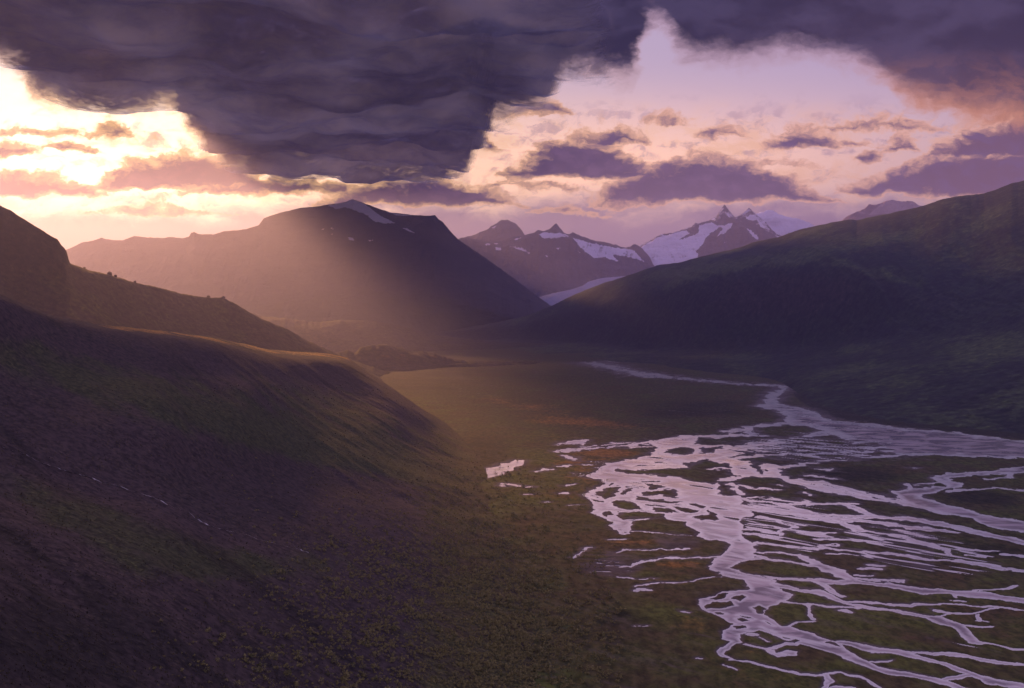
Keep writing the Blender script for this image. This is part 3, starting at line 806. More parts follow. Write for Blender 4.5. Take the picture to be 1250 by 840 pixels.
# ================================================================== LEFT RIDGE beyond it
lr = Loft(np.arange(-420, 480, 1.4), [
    [(-420, 470, 2600), (0, 480, 3000), (250, 500, 3700), (380, 505, 4200), (480, 470, 5000)],
    [(-420, 330, 3300), (0, 395, 3600), (80, 400, 3750), (200, 412, 4300), (300, 425, 4700), (380, 440, 4900), (480, 465, 5300)],
    [(-420, 170, 3700), (0, 330, 3900), (80, 352, 4050), (150, 366, 4350), (250, 385, 4800), (330, 405, 5050), (380, 425, 5200), (480, 460, 5500)],
    [(-420, 60, 4100), (-100, 205, 4150), (0, 251, 4200), (14, 258, 4200), (30, 268, 4220), (48, 279, 4230), (62, 288, 4240), (70, 292, 4250), (74, 298, 4250), (81, 306, 4260), (85, 321, 4280), (92, 324, 4400), (110, 330, 4450), (135, 335.5, 4500), (165, 345, 4600),
     (190, 350, 4700), (220, 358, 4850), (250, 363, 4950), (272, 364, 5000), (290, 374, 5050), (310, 386, 5150), (330, 395, 5250), (350, 403, 5300), (378, 417, 5450), (420, 436, 5600), (480, 456, 5700)],
    ('back', 500, 90), ('back', 1600, 700)], [30, 50, 60, 16, 12], 3, amp=42, scale=520, seed=5, jag=1.3, jagscale=9, smooth=10, octaves=7)
g_ = 0.25 + 0.8 * fbm(lr.P[..., 0] / 300, lr.P[..., 1] / 300, 5, 8)
b_ = 0.9 * sstep(lr.px, 92, 60) * sstep(lr.py, 360, 300) + 0.3 * fbm(lr.P[..., 0] / 160, lr.P[..., 2] / 60, 5, 18)
o = grid_obj('hill', lr.P, M_MID, {'mask': maskarr(lr.px.shape, g_, 0.1, b_)})
tag(o, 'dark ridge with a steep rocky step falling away at the left edge', 'ridge', kind='structure')

# ---- low wooded-looking hills and mounds on the valley floor
fh = Loft(np.arange(150, 720, 1.4), [
    [(150, 440, 0, -6), (400, 434, 0, -6), (560, 429, 0, -6), (720, 424, 0, -6)],
    [(150, 412, 7700), (320, 412, 8000), (450, 413, 8200), (560, 418, 8800), (720, 421, 9500)],
    [(150, 372, 8400), (200, 362, 8500), (240, 362, 8500), (300, 379, 8600), (320, 386, 8700), (350, 389, 8700), (378, 393, 8750), (392, 393.5, 8800), (410, 391, 8800), (452, 391, 8900), (470, 394, 8900), (490, 398, 9000), (505, 402, 9100), (524, 408, 9300), (560, 413, 9600), (620, 419, 10000), (720, 422, 10400)],
    ('back', 700, 120), ('back', 1800, 500)], [30, 36, 12, 10], 2, amp=34, scale=420, seed=15, jag=1.6, jagscale=7, octaves=7, gain=0.55)
g_ = 0.5 + 0.8 * fbm(fh.P[..., 0] / 400, fh.P[..., 1] / 400, 5, 9)
o = grid_obj('hill', fh.P, M_MID, {'mask': maskarr(fh.px.shape, g_, 0.2, 0.1)})
tag(o, 'low rounded hazy hills at the foot of the flat topped mountain', 'hill', kind='structure')

mm = Loft(np.arange(370, 660, 1.2), [
    [(370, 458, 0, -6), (450, 457, 0, -6), (560, 451, 0, -6), (660, 446, 0, -6)],
    [(370, 449, 5850), (440, 444, 5950), (500, 445, 6050), (560, 446, 6250), (660, 443, 6600)],
    [(370, 444, 6000), (405, 437, 6100), (414, 430, 6150), (425, 427, 6200), (433, 431, 6200), (440, 424, 6250), (455, 421, 6300), (472, 421, 6350), (490, 425, 6400), (504, 430, 6400), (514, 429, 6450), (530, 431, 6500), (545, 437, 6500), (570, 441, 6600), (660, 441, 6900)],
    ('back', 300, 90), ('back', 700, 260)], [20, 26, 10, 8], 2, amp=22, scale=170, seed=25, jag=1.4, jagscale=8, octaves=6, gain=0.55)
g_ = 0.3 + 0.8 * fbm(mm.P[..., 0] / 200, mm.P[..., 1] / 200, 5, 19)
rs = 0.6 * blob(mm.px, mm.py, 470, 435, 8, 2) + 0.6 * blob(mm.px, mm.py, 490, 434, 6, 2) + 0.6 * blob(mm.px, mm.py, 530, 435, 6, 2)
o = grid_obj('hill', mm.P, M_MID, {'mask': maskarr(mm.px.shape, g_, rs + 0.1, 0.35)})
tag(o, 'small dark moraine mounds on the valley floor beyond the near slope', 'mound', kind='structure')

# ================================================================== RIGHT HILLSIDE
rl = [
    [(460, 432, 0, -6), (560, 427, 0, -6), (640, 432, 0, -6), (700, 438, 0, -6), (780, 447, 0, -6), (850, 456, 0, -6), (930, 465, 0, -6), (962, 471, 0, -6), (975, 486, 0, -5), (1000, 501, 0, -5), (1050, 512, 0, -5), (1100, 520, 0, -5), (1200, 529.5, 0, -5), (1250, 534.5, 0, -5), (1400, 546, 0, -5), (1700, 570, 0, -5)],
    [(460, 423, 0, 15), (640, 424, 0, 8), (780, 438, 0, 12), (850, 444, 0, 20), (930, 450, 0, 30), (1000, 468, 0, 40), (1100, 480, 0, 55), (1250, 478, 0, 90), (1700, 470, 0, 140)],
    [(460, 418, 11300), (640, 415, 10000), (700, 420, 9100), (780, 426, 8100), (850, 428, 7300), (930, 426, 6600), (1000, 424, 6000), (1100, 416, 5300), (1250, 390, 4700), (1700, 330, 4200)],
    [(460, 415, 11800), (640, 393, 10500), (700, 380, 9700), (780, 356, 8800), (850, 340, 8000), (955, 320, 7100), (1016, 318, 6500), (1070, 331, 6050), (1124, 348, 5750), (1180, 342, 5600), (1250, 325, 5400), (1700, 220, 5000)],
    [(460, 414, 12400), (500, 412, 12100), (530, 407.5, 11900), (560, 402, 11600), (590, 397.5, 11400), (620, 391, 11200), (640, 386, 11000), (660, 379, 10800), (675, 372.5, 10700), (690, 365, 10600), (705, 358, 10500), (720, 352, 10300), (740, 344.5, 10200), (760, 338.5, 10000), (790, 328.5, 9800), (806, 324, 9700), (830, 321, 9500),
     (850, 315, 9300), (880, 308, 9100), (900, 303.5, 9000), (925, 295, 8800), (950, 291, 8600), (975, 281, 8400), (1000, 275.5, 8200), (1030, 269.5, 8000), (1038, 268.5, 7960), (1046, 269.5, 7900), (1060, 266, 7800), (1100, 257.5, 7500), (1126, 252, 7350), (1150, 243.5, 7200), (1168, 240, 7100), (1200, 237, 7000), (1218, 231, 6900), (1235, 224, 6850), (1250, 221, 6800), (1300, 203, 6600), (1700, 90, 6000)],
    ('back', 700, 60), ('back', 2600, 900)]
rh = Loft(np.concatenate([np.arange(460, 1290, 1.5), np.linspace(1290, 1700, 90)]), rl, [50, 50, 90, 60, 12, 10], 4, amp=46, scale=760, seed=41, jag=0.9, jagscale=14, smooth=16, octaves=8, gain=0.5, stretch=1.2)
gl = fbm(rh.P[..., 0] / 210.0 + 0.15 * fbm(rh.P[..., 0] / 700, rh.P[..., 1] / 700, 4, 3), rh.P[..., 2] / 900.0 + rh.P[..., 1] / 2600.0, 5, 47, 0.55, ridged=True)
seg = sstep(rh.t, 0.30, 0.5) * sstep(rh.t, 0.97, 0.72)
rh.P[..., 2] += 26 * seg * gl * sstep(rh.px, 700, 850)
lowf = sstep(rh.t, 0.0, 0.2)
rh.py = Y0 - rh.P[..., 2] / rh.P[..., 1] * F
nn = fbm(rh.P[..., 0] / 420, rh.P[..., 1] / 500, 6, 71, 0.55)
top = sstep(rh.t, 0.62, 0.72)
g_ = 0.35 + 0.75 * nn + 0.5 * blob(rh.px, rh.py, 930, 318, 160, 9, -9) + 0.4 * blob(rh.px, rh.py, 1090, 340, 60, 8, 14) + 0.4 * blob(rh.px, rh.py, 1180, 420, 110, 26, -12) + 0.3 * blob(rh.px, rh.py, 720, 425, 160, 14) - 0.8 * seg * sstep(rh.t, 0.75, 0.66)
r_ = 0.1 + 0.45 * blob(rh.px, rh.py, 960, 360, 110, 30, -4) * (1 + gl) + 0.3 * blob(rh.px, rh.py, 1150, 370, 60, 20)
b_ = 0.22 - 0.75 * gl * seg + 0.6 * blob(rh.px, rh.py, 1000, 370, 160, 34, 4)  # darker in the gullies and on the bluff
o = grid_obj('hillside', rh.P, M_RIGHT, {'mask': maskarr(rh.px.shape, g_, r_, b_)})
tag(o, 'long dark green hillside descending from the upper right to the river', 'hillside', kind='structure')

# ================================================================== THE FLAT TOPPED MOUNTAIN
ridge = [(-60, 330), (40, 316), (70, 309), (88, 302), (100, 296), (112, 294), (124, 290.5), (136, 293), (150, 293.5), (164, 288), (176, 290), (196, 291), (214, 290), (222, 291.5), (231, 289), (233, 284.5), (237, 283), (242, 286), (262, 286), (272, 282.5), (300, 280), (316, 275), (322, 266.5), (334, 262.5),
         (345, 259), (366, 254), (386, 252), (405, 249.5), (420, 247), (431, 243.5), (438, 245.5), (452, 251), (466, 256), (476, 259.5), (500, 262), (520, 264), (531, 263.5), (536, 269), (541, 272), (545, 277), (552, 285), (560, 293), (572, 301), (590, 313), (612, 329), (634, 346), (654, 361), (672, 374), (700, 390), (760, 412)]
dcr = lambda p: float(np.interp(p, [-60, 150, 330, 470, 560, 700, 760], [14000, 13600, 13200, 13200, 13000, 12900, 12900]))
mesa = Loft(np.arange(-60, 760, 1.1), [
    [(-60, 425, 9500), (300, 421, 10300), (450, 419, 10800), (560, 412, 11500), (700, 412, 11900), (760, 420, 12000)],
    [(p, y + 0.66 * (418 - y), dcr(p) - 1500 + 200 * math.sin(p / 40)) for p, y in ridge],
    [(p, y + (30 + 6 * math.sin(p / 23)) * min(1, max(0.3, (400 - y) / 140)), dcr(p) - 420) for p, y in ridge],
    [(p, y + 17 * min(1, max(0.2, (400 - y) / 140)), dcr(p) - 260) for p, y in ridge],
    [(p, y, dcr(p)) for p, y in ridge],
    ('back', 1200, 60), ('back', 4500, 1200)], [50, 60, 16, 20, 10, 8], 4, amp=90, scale=700, seed=61, jag=0.9, jagscale=7, smooth=5, octaves=7, gain=0.52)
gm = fbm(mesa.P[..., 0] / 260.0, mesa.P[..., 2] / 1500.0, 5, 67, 0.55, ridged=True)
mesa.P[..., 2] += 40 * np.clip(np.sin(np.pi * np.clip(mesa.t, 0, 1)), 0, 1) * gm
mesa.py = Y0 - mesa.P[..., 2] / mesa.P[..., 1] * F
MS = [[(400, 251), (420, 247), (432, 243), (444, 248), (454, 256), (464, 263), (482, 272), (470, 273), (456, 270), (447, 262), (430, 256), (422, 253), (410, 255)],
      [(490, 278), (497, 279), (507, 284.5), (500, 283)], [(424, 290), (431, 290), (433, 293), (426, 292.5)], [(448, 293), (456, 293), (452, 295)], [(391, 279), (396, 279.5), (395, 281)], [(402, 277.5), (408, 279), (406, 280)],
      [(470, 258), (486, 261), (508, 263.5), (486, 263)], [(404, 284.5), (408, 285.5), (405, 286)]]
sn = polys(mesa.px, mesa.py, MS, 0.9, 4, 5.0)
tf = 0.75 * sstep(mesa.t, 0.55, 0.2)
o = grid_obj('mountain', mesa.P, M_MESA, {'mask': maskarr(mesa.px.shape, sn, tf, 0)})
tag(o, 'broad flat topped mountain with one snow streak under the sunset', 'mountain', kind='structure')


# ================================================================== FAR SNOW MOUNTAINS
def far(name, label, ridge, dep, base_py, base_d, snow, mat=M_PEAK, lo=0.0, amp=150, scale=560, seed=0, jag=0.8, snow_noise=0.0, step=0.7, cat='mountain'):
    x0, x1 = ridge[0][0], ridge[-1][0]
    m = Loft(np.arange(x0, x1, step), [
        [(p, base_py + 14, base_d - 900) for p, y in ridge],
        [(p, y + 0.55 * (base_py - y), base_d + 0.40 * (dep - base_d)) for p, y in ridge],
        [(p, y, dep) for p, y in ridge],
        ('back', 900, 300), ('back', 2500, 1500)], [26, 60, 10, 6], 2, amp=amp, scale=scale, seed=seed, ridged=True, jag=jag, jagscale=3.0, smooth=3, octaves=7, gain=0.5)
    s = polys(m.px, m.py, snow, 1.5, seed, 5.0) if snow else np.zeros(m.px.shape)
    n = fbm(m.P[..., 0] / 380.0, m.P[..., 2] / 220.0, 6, seed + 3, 0.6, ridged=True)
    rib = fbm(m.P[..., 0] / 150.0, m.P[..., 2] / 330.0, 6, seed + 7, 0.6, ridged=True)
    s = s * (1 - 0.45 * sstep(rib, 0.36, 0.66))
    s = np.clip(s + snow_noise * sstep(n, 0.0, 0.45) * sstep(m.t, 0.45, 0.85), 0, 1)
    o = grid_obj(name, m.P, mat, {'mask': maskarr(m.px.shape, s, 0, 0)})
    return tag(o, label, cat, kind='structure')


ZB = lambda L: [(540 + x / 4.464, 230 + y / 4.464) for x, y in L]
ZC = lambda L: [(770 + x / 5.208, 230 + y / 5.208) for x, y in L]
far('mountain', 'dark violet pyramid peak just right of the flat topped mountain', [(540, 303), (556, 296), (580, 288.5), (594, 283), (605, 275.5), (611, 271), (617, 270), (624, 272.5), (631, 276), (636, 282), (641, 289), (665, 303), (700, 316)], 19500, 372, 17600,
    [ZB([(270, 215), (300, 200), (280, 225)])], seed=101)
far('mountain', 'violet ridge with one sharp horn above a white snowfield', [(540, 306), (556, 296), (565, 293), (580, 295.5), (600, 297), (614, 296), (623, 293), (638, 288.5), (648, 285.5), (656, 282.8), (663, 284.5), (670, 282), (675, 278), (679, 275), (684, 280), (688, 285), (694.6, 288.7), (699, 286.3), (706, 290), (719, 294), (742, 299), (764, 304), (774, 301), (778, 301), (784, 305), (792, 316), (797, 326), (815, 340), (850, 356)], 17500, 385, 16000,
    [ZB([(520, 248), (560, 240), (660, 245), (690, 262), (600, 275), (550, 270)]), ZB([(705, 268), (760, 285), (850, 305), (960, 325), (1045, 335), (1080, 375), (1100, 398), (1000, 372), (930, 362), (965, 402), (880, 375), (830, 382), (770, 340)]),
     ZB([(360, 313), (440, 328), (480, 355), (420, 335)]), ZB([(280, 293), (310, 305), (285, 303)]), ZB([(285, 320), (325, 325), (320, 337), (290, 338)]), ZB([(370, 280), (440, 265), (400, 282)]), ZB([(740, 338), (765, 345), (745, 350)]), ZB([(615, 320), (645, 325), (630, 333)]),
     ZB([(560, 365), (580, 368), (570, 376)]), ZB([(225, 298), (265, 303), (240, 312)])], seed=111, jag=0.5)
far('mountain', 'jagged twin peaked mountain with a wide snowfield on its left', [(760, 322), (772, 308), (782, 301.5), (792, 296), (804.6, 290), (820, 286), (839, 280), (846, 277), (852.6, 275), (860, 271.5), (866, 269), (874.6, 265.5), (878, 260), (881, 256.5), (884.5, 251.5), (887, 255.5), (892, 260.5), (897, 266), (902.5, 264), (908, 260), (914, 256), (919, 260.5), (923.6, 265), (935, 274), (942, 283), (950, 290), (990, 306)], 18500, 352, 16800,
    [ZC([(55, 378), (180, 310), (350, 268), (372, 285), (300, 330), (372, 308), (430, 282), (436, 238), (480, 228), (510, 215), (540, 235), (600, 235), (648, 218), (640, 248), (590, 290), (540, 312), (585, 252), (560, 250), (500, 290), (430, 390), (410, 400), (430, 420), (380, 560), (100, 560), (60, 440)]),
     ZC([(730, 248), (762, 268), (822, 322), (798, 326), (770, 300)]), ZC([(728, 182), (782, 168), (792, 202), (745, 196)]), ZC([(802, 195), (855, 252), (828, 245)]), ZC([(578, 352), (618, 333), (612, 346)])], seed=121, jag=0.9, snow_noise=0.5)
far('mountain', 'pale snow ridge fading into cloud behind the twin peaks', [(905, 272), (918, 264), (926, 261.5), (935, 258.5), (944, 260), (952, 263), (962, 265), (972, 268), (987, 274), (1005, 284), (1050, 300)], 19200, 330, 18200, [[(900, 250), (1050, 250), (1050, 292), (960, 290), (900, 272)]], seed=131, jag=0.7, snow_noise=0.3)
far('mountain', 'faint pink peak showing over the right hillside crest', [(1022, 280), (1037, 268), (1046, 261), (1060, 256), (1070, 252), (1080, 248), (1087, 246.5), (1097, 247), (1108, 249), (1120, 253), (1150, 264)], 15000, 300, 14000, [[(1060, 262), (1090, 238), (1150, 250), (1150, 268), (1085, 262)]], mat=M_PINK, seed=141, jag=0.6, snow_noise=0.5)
# glacier tongue between them
gl_ = Loft(np.arange(640, 880, 1.0), [
    [(640, 392, 12400), (720, 380, 13000), (800, 362, 14200), (880, 352, 15200)],
    [(640, 372, 12900), (673, 361.5, 13200), (697, 357.5, 13500), (720, 351, 14000), (764, 343, 15000), (880, 338, 16200)],
    [(640, 368, 13100), (673, 358.5, 13400), (697, 353.5, 13700), (712, 348.5, 14000), (718, 344, 14300), (730, 340.5, 14800), (741, 339, 15100), (764, 337, 15800), (800, 333, 16600), (880, 330, 17200)],
    ('back', 300, 120), ('back', 900, 500)], [12, 24, 8, 6], 2, amp=14, scale=300, seed=161, jag=0.6)
st_ = fbm(gl_.px / 40.0, gl_.py / 1.6, 4, 5)
o = grid_obj('glacier', gl_.P, M_ICE, {'mask': maskarr(gl_.px.shape, 0.85 + 0.3 * st_, 0, 0)})
tag(o, 'pale lilac glacier tongue lying between the violet mountains', 'glacier', kind='structure')

# ================================================================== CREEK on the near slope
m_creek, gc, bc = new_mat('white_creek_water')
nz = gc.noise(xy(gc, 0.08, 0.08), 1, 4, 0.6)
gc.put(bc.inputs['Base Color'], gc.mix(gc.smooth(nz, 0.4, 0.6), (0.26, 0.24, 0.27), (0.60, 0.56, 0.60)))
bc.inputs['Roughness'].default_value = 0.3; bc.inputs['Specular IOR Level'].default_value = 0.5
runs = [[(-20, 539), (0, 545.5), (10, 549), (22, 552.5), (34, 556.5), (42, 562), (52, 566), (62, 569.5), (79, 574.5), (98, 580), (112, 584), (118, 586), (122, 589), (135, 592), (146, 594), (154, 598), (163, 600),
         (185, 607), (197, 612), (203, 616), (214, 620), (226, 625), (234, 628), (238, 633), (247, 638), (257, 643), (276, 648), (294, 651.5), (304, 654), (316, 659), (340, 665), (366, 671), (378, 676)]]
cv, cf = [], []
for rn in runs:
    pts = []
    xs = [p[0] for p in rn]; ys = [p[1] for p in rn]
    for q in np.arange(rn[0][0], rn[-1][0] + 0.1, 1.5):
        yv = float(np.interp(q, xs, ys)) + 0.9 * float(perlin(np.array(q / 5.0), np.array(3.3), 5))
        A = nh.at(q, yv)
        if A is not None: pts.append(A)
    n0 = len(cv)
    for i, A in enumerate(pts):
        wv = 0.16 + 1.5 * max(0.0, 0.12 + float(fbm(np.array(i / 9.0), np.array(4.7), 4, 9, 0.6))) ** 0.8 * (A[1] / 1000.0)
        t_ = pts[min(i + 1, len(pts) - 1)] - pts[max(i - 1, 0)]
        t_[2] = 0; t_ /= np.linalg.norm(t_) + 1e-9
        nrm = np.array([-t_[1], t_[0], 0])
        up = np.array([0, 0, 0.55])
        cv += [A + nrm * wv + up, A - nrm * wv + up]
        if i: k0 = n0 + 2 * (i - 1); cf.append((k0, k0 + 1, k0 + 3, k0 + 2))
creek = bpy.data.objects.new('creek', raw_mesh('creek', cv, cf, m_creek)); COL.objects.link(creek)
tag(creek, 'thin white creek running down the dark left slope', 'creek', kind='structure')

# ================================================================== SHRUBS
def mat_leaf(name, a, b_):
    m, g, b = new_mat(name)
    oi = g.node('ShaderNodeObjectInfo')
    n = g.noise(xyz(g, 0.35), 1, 3, 0.6, '3D')
    c = g.mix(g.smooth(n * 0.6 + S(g, oi.outputs['Random']) * 0.4, 0.3, 0.7), a, b_)
    g.put(b.inputs['Base Color'], c)
    return m


M_LEAF = mat_leaf('willow_leaf', (0.13, 0.125, 0.05), (0.27, 0.23, 0.09))
M_GLINT = mat_leaf('dry_leaf', (0.30, 0.15, 0.05), (0.42, 0.22, 0.07))  # bright ochre standing in for golden glints


def shrub_geo(seed, n=46, ntri=True):
    """a low willow: leaf clumps spread through a broken dome, a few bare stems below"""
    r = np.random.default_rng(seed)
    V, Fc = [], []
    lob = [(r.normal(0, 0.35), r.normal(0, 0.35), r.uniform(0.35, 0.75), r.uniform(0.35, 0.6)) for _ in range(5)]
    for i in range(n):
        lx, ly, lz, lr_ = lob[r.integers(5)]
        v = r.normal(size=3); v /= np.linalg.norm(v)
        c = np.array([lx, ly, lz]) + v * lr_ * r.uniform(0.5, 1.0)
        c[2] = max(c[2], 0.08)
        a = r.normal(size=3); a /= np.linalg.norm(a); b = np.cross(a, v); b /= np.linalg.norm(b) + 1e-9
        s = r.uniform(0.10, 0.22)
        k = len(V)
        V += [c + a * s, c + b * s * 0.8, c - a * s * 0.9 + v * 0.05, c - b * s * 0.8]
        Fc.append((k, k + 1, k + 2, k + 3))
    for i in range(4):
        an = r.uniform(0, 6.28); top = np.array([math.cos(an) * 0.3, math.sin(an) * 0.3, 0.6])
        k = len(V)
        V += [np.array([0.03, 0, -0.1]), np.array([-0.03, 0, -0.1]), top + [-0.012, 0, 0], top + [0.012, 0, 0]]
        Fc.append((k, k + 1, k + 2, k + 3))
    return np.array(V), np.array(Fc)


geos = [shrub_geo(s) for s in (1, 2, 3, 4)]
meshes = [raw_mesh('shrub', V, Fc, M_LEAF, False) for V, Fc in geos]


def floor_at(px, py):
    d = H / ((py - Y0) / F)
    return np.array([float(UX(px)) * d, d, -H + 0.4])


def where(px, py):
    A = nh.at(px, py) if px < 700 else None
    if A is not None and A[2] > -H + 0.5: return A
    return floor_at(px, py)


dens = lambda x, y: (1.0 * blob(x, y, 590, 690, 90, 70, 20) + 0.9 * blob(x, y, 640, 790, 90, 60) + 0.55 * blob(x, y, 480, 700, 110, 70) + 0.35 * blob(x, y, 470, 800, 150, 60) + 0.5 * blob(x, y, 590, 600, 60, 30)) * (0.4 + 1.3 * sstep(fbm(x / 40.0, y / 12.0, 4, 200), -0.2, 0.3))
cand = []
N = 60000
cx, cy = rng.uniform(150, 760, N), rng.uniform(540, 890, N)
keep = rng.uniform(0, 1.6, N) < dens(cx, cy)
cx, cy = cx[keep], cy[keep]
for a, b in zip(cx[:9000], cy[:9000]):
    A = where(a, b)
    sz = float(np.clip(rng.lognormal(0.0, 0.4), 0.45, 2.4)) * (2.0 + 0.9 * float(sstep(np.array(a), 540, 640)))
    cand.append((sz / A[1], a, b, A, sz))
cand.sort(key=lambda c: -c[0])
vis = [c for c in cand if c[2] < 832 and c[1] < 752]
ind = vis[:290]
ids = set(id(c) for c in ind)
for i, (_, a, b, A, sz) in enumerate(ind):
    o = bpy.data.objects.new('shrub', meshes[i % 4]); COL.objects.link(o)
    o.location = A; o.scale = (sz, sz, sz * random.uniform(0.7, 1.0)); o.rotation_euler = (0, 0, random.uniform(0, 6.28))
    lab = 'low olive willow shrub among the scattered bushes on the lower left slope' if a < 600 else 'low olive willow shrub in the thicket at the foot of the slope'
    tag(o, lab, 'shrub', 'shrubs on the lower slope' if a < 600 else 'shrubs of the valley edge thicket')
VV, FF, n0 = [], [], 0
for c in cand:
    if id(c) in ids: continue
    V, Fc = geos[rng.integers(4)]
    an = rng.uniform(0, 6.28); ca, sa = math.cos(an), math.sin(an)
    W = np.stack([V[:, 0] * ca - V[:, 1] * sa, V[:, 0] * sa + V[:, 1] * ca, V[:, 2] * 0.85], -1) * c[4] + c[3]
    VV.append(W); FF.append(Fc + n0); n0 += len(W)
brush = bpy.data.objects.new('shrubbery', raw_mesh('shrubbery', np.concatenate(VV), np.concatenate(FF), M_LEAF, False)); COL.objects.link(brush)
tag(brush, 'dense low willow brush covering the foot of the left slope', 'shrubbery', kind='stuff')

# ---- pale grass tussocks dotted over the dark heath
TV, TF, n0 = [], [], 0
for k_ in range(17000):
    a, b = rng.uniform(-15, 610), rng.uniform(470, 875)
    if float(fbm(np.array(a / 60.0), np.array(b / 16.0), 4, 510)) + rng.uniform(-0.35, 0.35) < -0.02: continue
    A = nh.at(a, b)
    if A is None or A[2] < -H + 1: continue
    sz = rng.uniform(0.35, 0.9) * (0.55 + 0.45 * A[1] / 900.0)
    for m_ in range(3):
        an = rng.uniform(0, 6.28); ca, sa = math.cos(an) * sz, math.sin(an) * sz
        l_ = rng.uniform(-0.4, 0.4, 2) * sz; h_ = sz * rng.uniform(0.7, 1.3)
        TV += [A + np.array([-ca * 0.5, -sa * 0.5, -0.15]), A + np.array([ca * 0.5, sa * 0.5, -0.15]), A + np.array([ca * 0.7 + l_[0], sa * 0.7 + l_[1], h_]), A + np.array([-ca * 0.6 + l_[0], -sa * 0.6 + l_[1], h_ * 0.9])]
        TF.append((n0, n0 + 1, n0 + 2, n0 + 3)); n0 += 4
m_t, gt, bt = new_mat('tussock_grass')
gt.put(bt.inputs['Base Color'], gt.mix(gt.smooth(gt.noise(xyz(gt, 0.03), 1, 5, 0.7, '3D'), 0.35, 0.65), (0.060, 0.044, 0.040), (0.15, 0.125, 0.060)))
tus_o = bpy.data.objects.new('grass', raw_mesh('grass', TV, TF, m_t, False)); COL.objects.link(tus_o)
tag(tus_o, 'pale grass tussocks dotted over the dark heath slope', 'grass', kind='stuff')

# ochre bushes added in place of small golden glints on the slope
dry = raw_mesh('dry_bush', *[g for g in shrub_geo(9, 60)], M_GLINT, False)
for (a, b), lab in zip([(173, 710), (247, 711), (341, 731), (347, 731), (359, 730), (414, 731), (414, 622)],
                       ['golden dry bush alone on the dark slope, leftmost of the bright specks', 'golden dry bush alone between the leftmost speck and the trio', 'golden dry bush at the left end of the close trio', 'golden dry bush in the middle of the close trio',
                        'golden dry bush at the right end of the close trio', 'golden dry bush just right of the close trio', 'golden dry bush higher up the slope under the green band']):
    A = where(a, b)
    o = bpy.data.objects.new('dry_bush', dry); COL.objects.link(o)
    s = 1.1 * A[1] / 900.0
    o.location = A; o.scale = (s * 1.3, s, s * 0.8); o.rotation_euler = (0, 0, a)
    tag(o, lab, 'bush', 'golden bushes on the dark slope')

# ---- boulders along the crest of the left ridge
m_b, gb, bb = new_mat('boulder_rock')
gb.put(bb.inputs['Base Color'], gb.mix(gb.noise(xyz(gb, 0.15), 1, 5, 0.6, '3D'), (0.03, 0.026, 0.026), (0.06, 0.05, 0.046)))


def boulder(px, r, sq, seed, lab):
    import bmesh
    bm = bmesh.new(); bmesh.ops.create_icosphere(bm, subdivisions=3, radius=1.0)
    for v in bm.verts:
        n = float(fbm(np.array(v.co.x * 1.3 + seed), np.array(v.co.y * 1.3 + v.co.z * 1.7), 4, seed))
        v.co *= 1 + 0.45 * n
        v.co.z *= sq
    me = bpy.data.meshes.new('boulder'); bm.to_mesh(me); bm.free(); me.materials.append(m_b)
    o = bpy.data.objects.new('boulder', me); COL.objects.link(o)
    c = int(np.argmin(np.abs(lr.cols - px))); A = lr.P[lr.rc, c]
    o.location = A + np.array([0, -6, r * 0.35]); o.scale = (r, r, r)
    tag(o, lab, 'boulder', 'boulders along the ridge crest')


for i, (p, r, sq, lab) in enumerate([(135, 10, 1.0, 'larger of the two dark boulders standing on the ridge crest'), (141, 8, 0.8, 'smaller dark boulder beside the larger one on the ridge crest'), (165, 6, 0.8, 'small lone dark boulder on the middle of the ridge crest'),
                                     (255, 8, 0.9, 'dark boulder on the ridge crest above the drop to the valley'), (273, 9, 0.9, 'last dark boulder where the ridge crest drops to the valley'), (103, 6, 0.7, 'low boulder on the crest right below the rocky step')]):
    boulder(p, r, sq, 300 + i, lab)

# ================================================================== THE CLOUD DECK
DECK_EDGE = [(-500, 60), (-60, 90), (0, 98), (28, 116), (46, 132), (80, 145), (130, 149), (178, 149), (195, 143), (213, 145), (230, 168), (255, 194), (285, 214), (330, 226),
             (380, 225), (430, 225), (480, 231), (530, 227), (572, 212), (590, 190), (604, 164), (640, 148), (664, 140), (676, 122), (690, 104), (720, 105), (758, 112), (800, 60)]


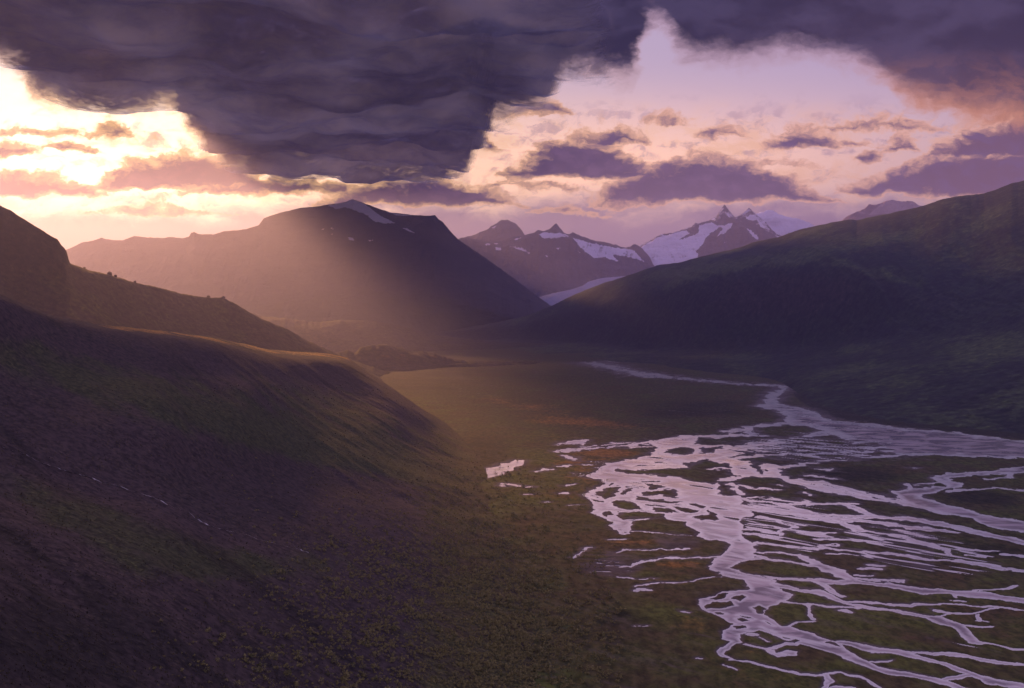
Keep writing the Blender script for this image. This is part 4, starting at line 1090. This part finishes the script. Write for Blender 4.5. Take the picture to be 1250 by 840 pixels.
def build_deck():
    B = 2050.0
    cols = np.arange(-520, 772, 3.0)
    R = 150
    e = np.interp(cols, [p[0] for p in DECK_EDGE], [p[1] for p in DECK_EDGE])
    e = e + 5 * fbm(cols / 40.0, cols * 0 + 2.2, 5, 401) - 2
    yfar = (B + 60) * F / np.maximum(Y0 - e, 40)
    t = np.linspace(0, 1, R)[:, None]
    ynear = 2300.0
    Y = ynear + (yfar[None, :] - ynear) * t
    X = UX(cols)[None, :] * Y
    de = np.minimum(np.minimum(t * 6.0, 1.0) + 0 * Y, np.minimum((yfar[None, :] - Y) / 1900.0, 1.0))
    side = np.minimum((cols - cols[0]) / 120.0, np.minimum((cols[-1] - cols) / 60.0, 1.0))
    de = np.clip(np.minimum(de, np.clip(side, 0, 1)[None, :]), 0, 1)
    th = np.sqrt(np.clip(1 - (1 - de) ** 2, 0, 1))
    lump = 0.75 * fbm(X / 2300.0, Y / 1900.0, 4, 410, 0.5) + fbm(X / 1100.0, Y / 1100.0, 3, 411, 0.45) + 0.06 * fbm(X / 420.0, Y / 420.0, 3, 421, 0.5)
    zb = B + 60 * (1 - th) - 230 * lump * th
    zt = B + 64 + 700 * th * (0.7 + 0.5 * fbm(X / 900.0, Y / 900.0, 5, 431))
    P = np.concatenate([np.stack([X, Y, zb], -1).reshape(-1, 3), np.stack([X, Y, zt], -1).reshape(-1, 3)])
    C = len(cols)
    i = np.arange(R * C).reshape(R, C)
    q = lambda k: np.stack([k[:-1, :-1], k[:-1, 1:], k[1:, 1:], k[1:, :-1]], -1).reshape(-1, 4)
    Fc = [q(i)[:, ::-1], q(i + R * C)]
    ring = np.concatenate([i[0, :], i[1:, -1], i[-1, -2::-1], i[-2:0:-1, 0]])
    rn = np.roll(ring, -1)
    Fc.append(np.stack([ring, rn, rn + R * C, ring + R * C], -1))
    A = np.concatenate([de.ravel(), de.ravel()])
    m = bpy.data.materials.new('cloud_vapour'); m.use_nodes = True
    nt = m.node_tree; g = G(nt)
    out = nt.nodes['Material Output']; nt.nodes.remove(nt.nodes['Principled BSDF'])
    d_, top_, _ = g.sepc(g.attr('mask'))
    n1 = g.noise(xyz(g, 0.0011, 0.0011), 1, 7, 0.58, '3D', 0.3)
    n2 = g.noise(xyz(g, 0.0034, 0.0034), 1, 8, 0.66, '3D', 0.5)
    n3 = g.noise(xyz(g, 0.011, 0.011), 1, 6, 0.65, '3D')
    alpha = g.smooth(d_ + (n1 - 0.5) * 0.9 + (n2 - 0.5) * 0.85 + (n3 - 0.5) * 0.6, 0.2, 1.0) * g.smooth(d_, 0.0, 0.55)
    dif = g.node('ShaderNodeBsdfDiffuse')
    g.put(dif.inputs['Color'], g.mix(g.smooth(n1 * 0.65 + n2 * 0.35, 0.38, 0.60), (0.42, 0.45, 0.90), (0.86, 0.88, 1.0)))
    tr = g.node('ShaderNodeBsdfTransparent'); mx = g.node('ShaderNodeMixShader')
    alpha = alpha * g.mixf(top_, 1.0, 0.22)
    nb = g.noise(xyz(g, 0.00055, 0.00055), 1, 5, 0.55, '3D', 0.4)
    tl = g.node('ShaderNodeBsdfTranslucent'); g.put(tl.inputs['Color'], (0.66, 0.74, 1.0, 1))
    md = g.node('ShaderNodeMixShader')
    g.put(md.inputs[0], g.smooth(nb * 0.6 + n1 * 0.4, 0.40, 0.68, 0.02, 0.17))
    nt.links.new(dif.outputs[0], md.inputs[1]); nt.links.new(tl.outputs[0], md.inputs[2])
    g.put(mx.inputs[0], alpha); nt.links.new(tr.outputs[0], mx.inputs[1]); nt.links.new(md.outputs[0], mx.inputs[2])
    nt.links.new(mx.outputs[0], out.inputs['Surface'])
    msk = np.zeros((len(P), 4), np.float32); msk[:, 0] = A; msk[R * C:, 1] = 1; msk[:, 3] = 1
    o = bpy.data.objects.new('cloud', raw_mesh('cloud', P, np.concatenate(Fc), m, True, {'mask': msk})); COL.objects.link(o)
    tag(o, 'huge dark purple cloud bank covering the upper left sky', 'cloud')


build_deck()

# ================================================================== HAZE
HAZE_D = 3.4e-5
x0, x1, y0, y1, z0, z1 = -30000, 30000, -3000, 25000, -480, 1900
V = [(x, y, z) for x in (x0, x1) for y in (y0, y1) for z in (z0, z1)]
Fh = [(0, 1, 3, 2), (4, 6, 7, 5), (0, 4, 5, 1), (2, 3, 7, 6), (0, 2, 6, 4), (1, 5, 7, 3)]
mh = bpy.data.materials.new('valley_haze'); mh.use_nodes = True
nt = mh.node_tree
for n in list(nt.nodes): nt.nodes.remove(n)
out = nt.nodes.new('ShaderNodeOutputMaterial'); pvn = nt.nodes.new('ShaderNodeVolumePrincipled')
pvn.inputs['Color'].default_value = (0.54, 0.53, 1.0, 1)
pvn.inputs['Density'].default_value = HAZE_D
pvn.inputs['Anisotropy'].default_value = 0.69
nt.links.new(pvn.outputs[0], out.inputs['Volume'])
hz = bpy.data.objects.new('haze', raw_mesh('haze', V, Fh, mh, False)); COL.objects.link(hz)
tag(hz, 'thin warm evening haze filling the valley between the mountains', 'haze', kind='stuff')

# ================================================================== RENDER SETTINGS
scene.render.engine = 'CYCLES'
cy_ = scene.cycles
cy_.max_bounces = 5; cy_.diffuse_bounces = 1; cy_.glossy_bounces = 2; cy_.transmission_bounces = 1; cy_.volume_bounces = 1
cy_.use_denoising = True
cy_.caustics_reflective = False; cy_.caustics_refractive = False
scene.view_settings.view_transform = 'Standard'; scene.view_settings.look = 'None'
scene.view_settings.exposure = 0.0; scene.view_settings.gamma = 1.0
scene.view_settings.use_curve_mapping = False
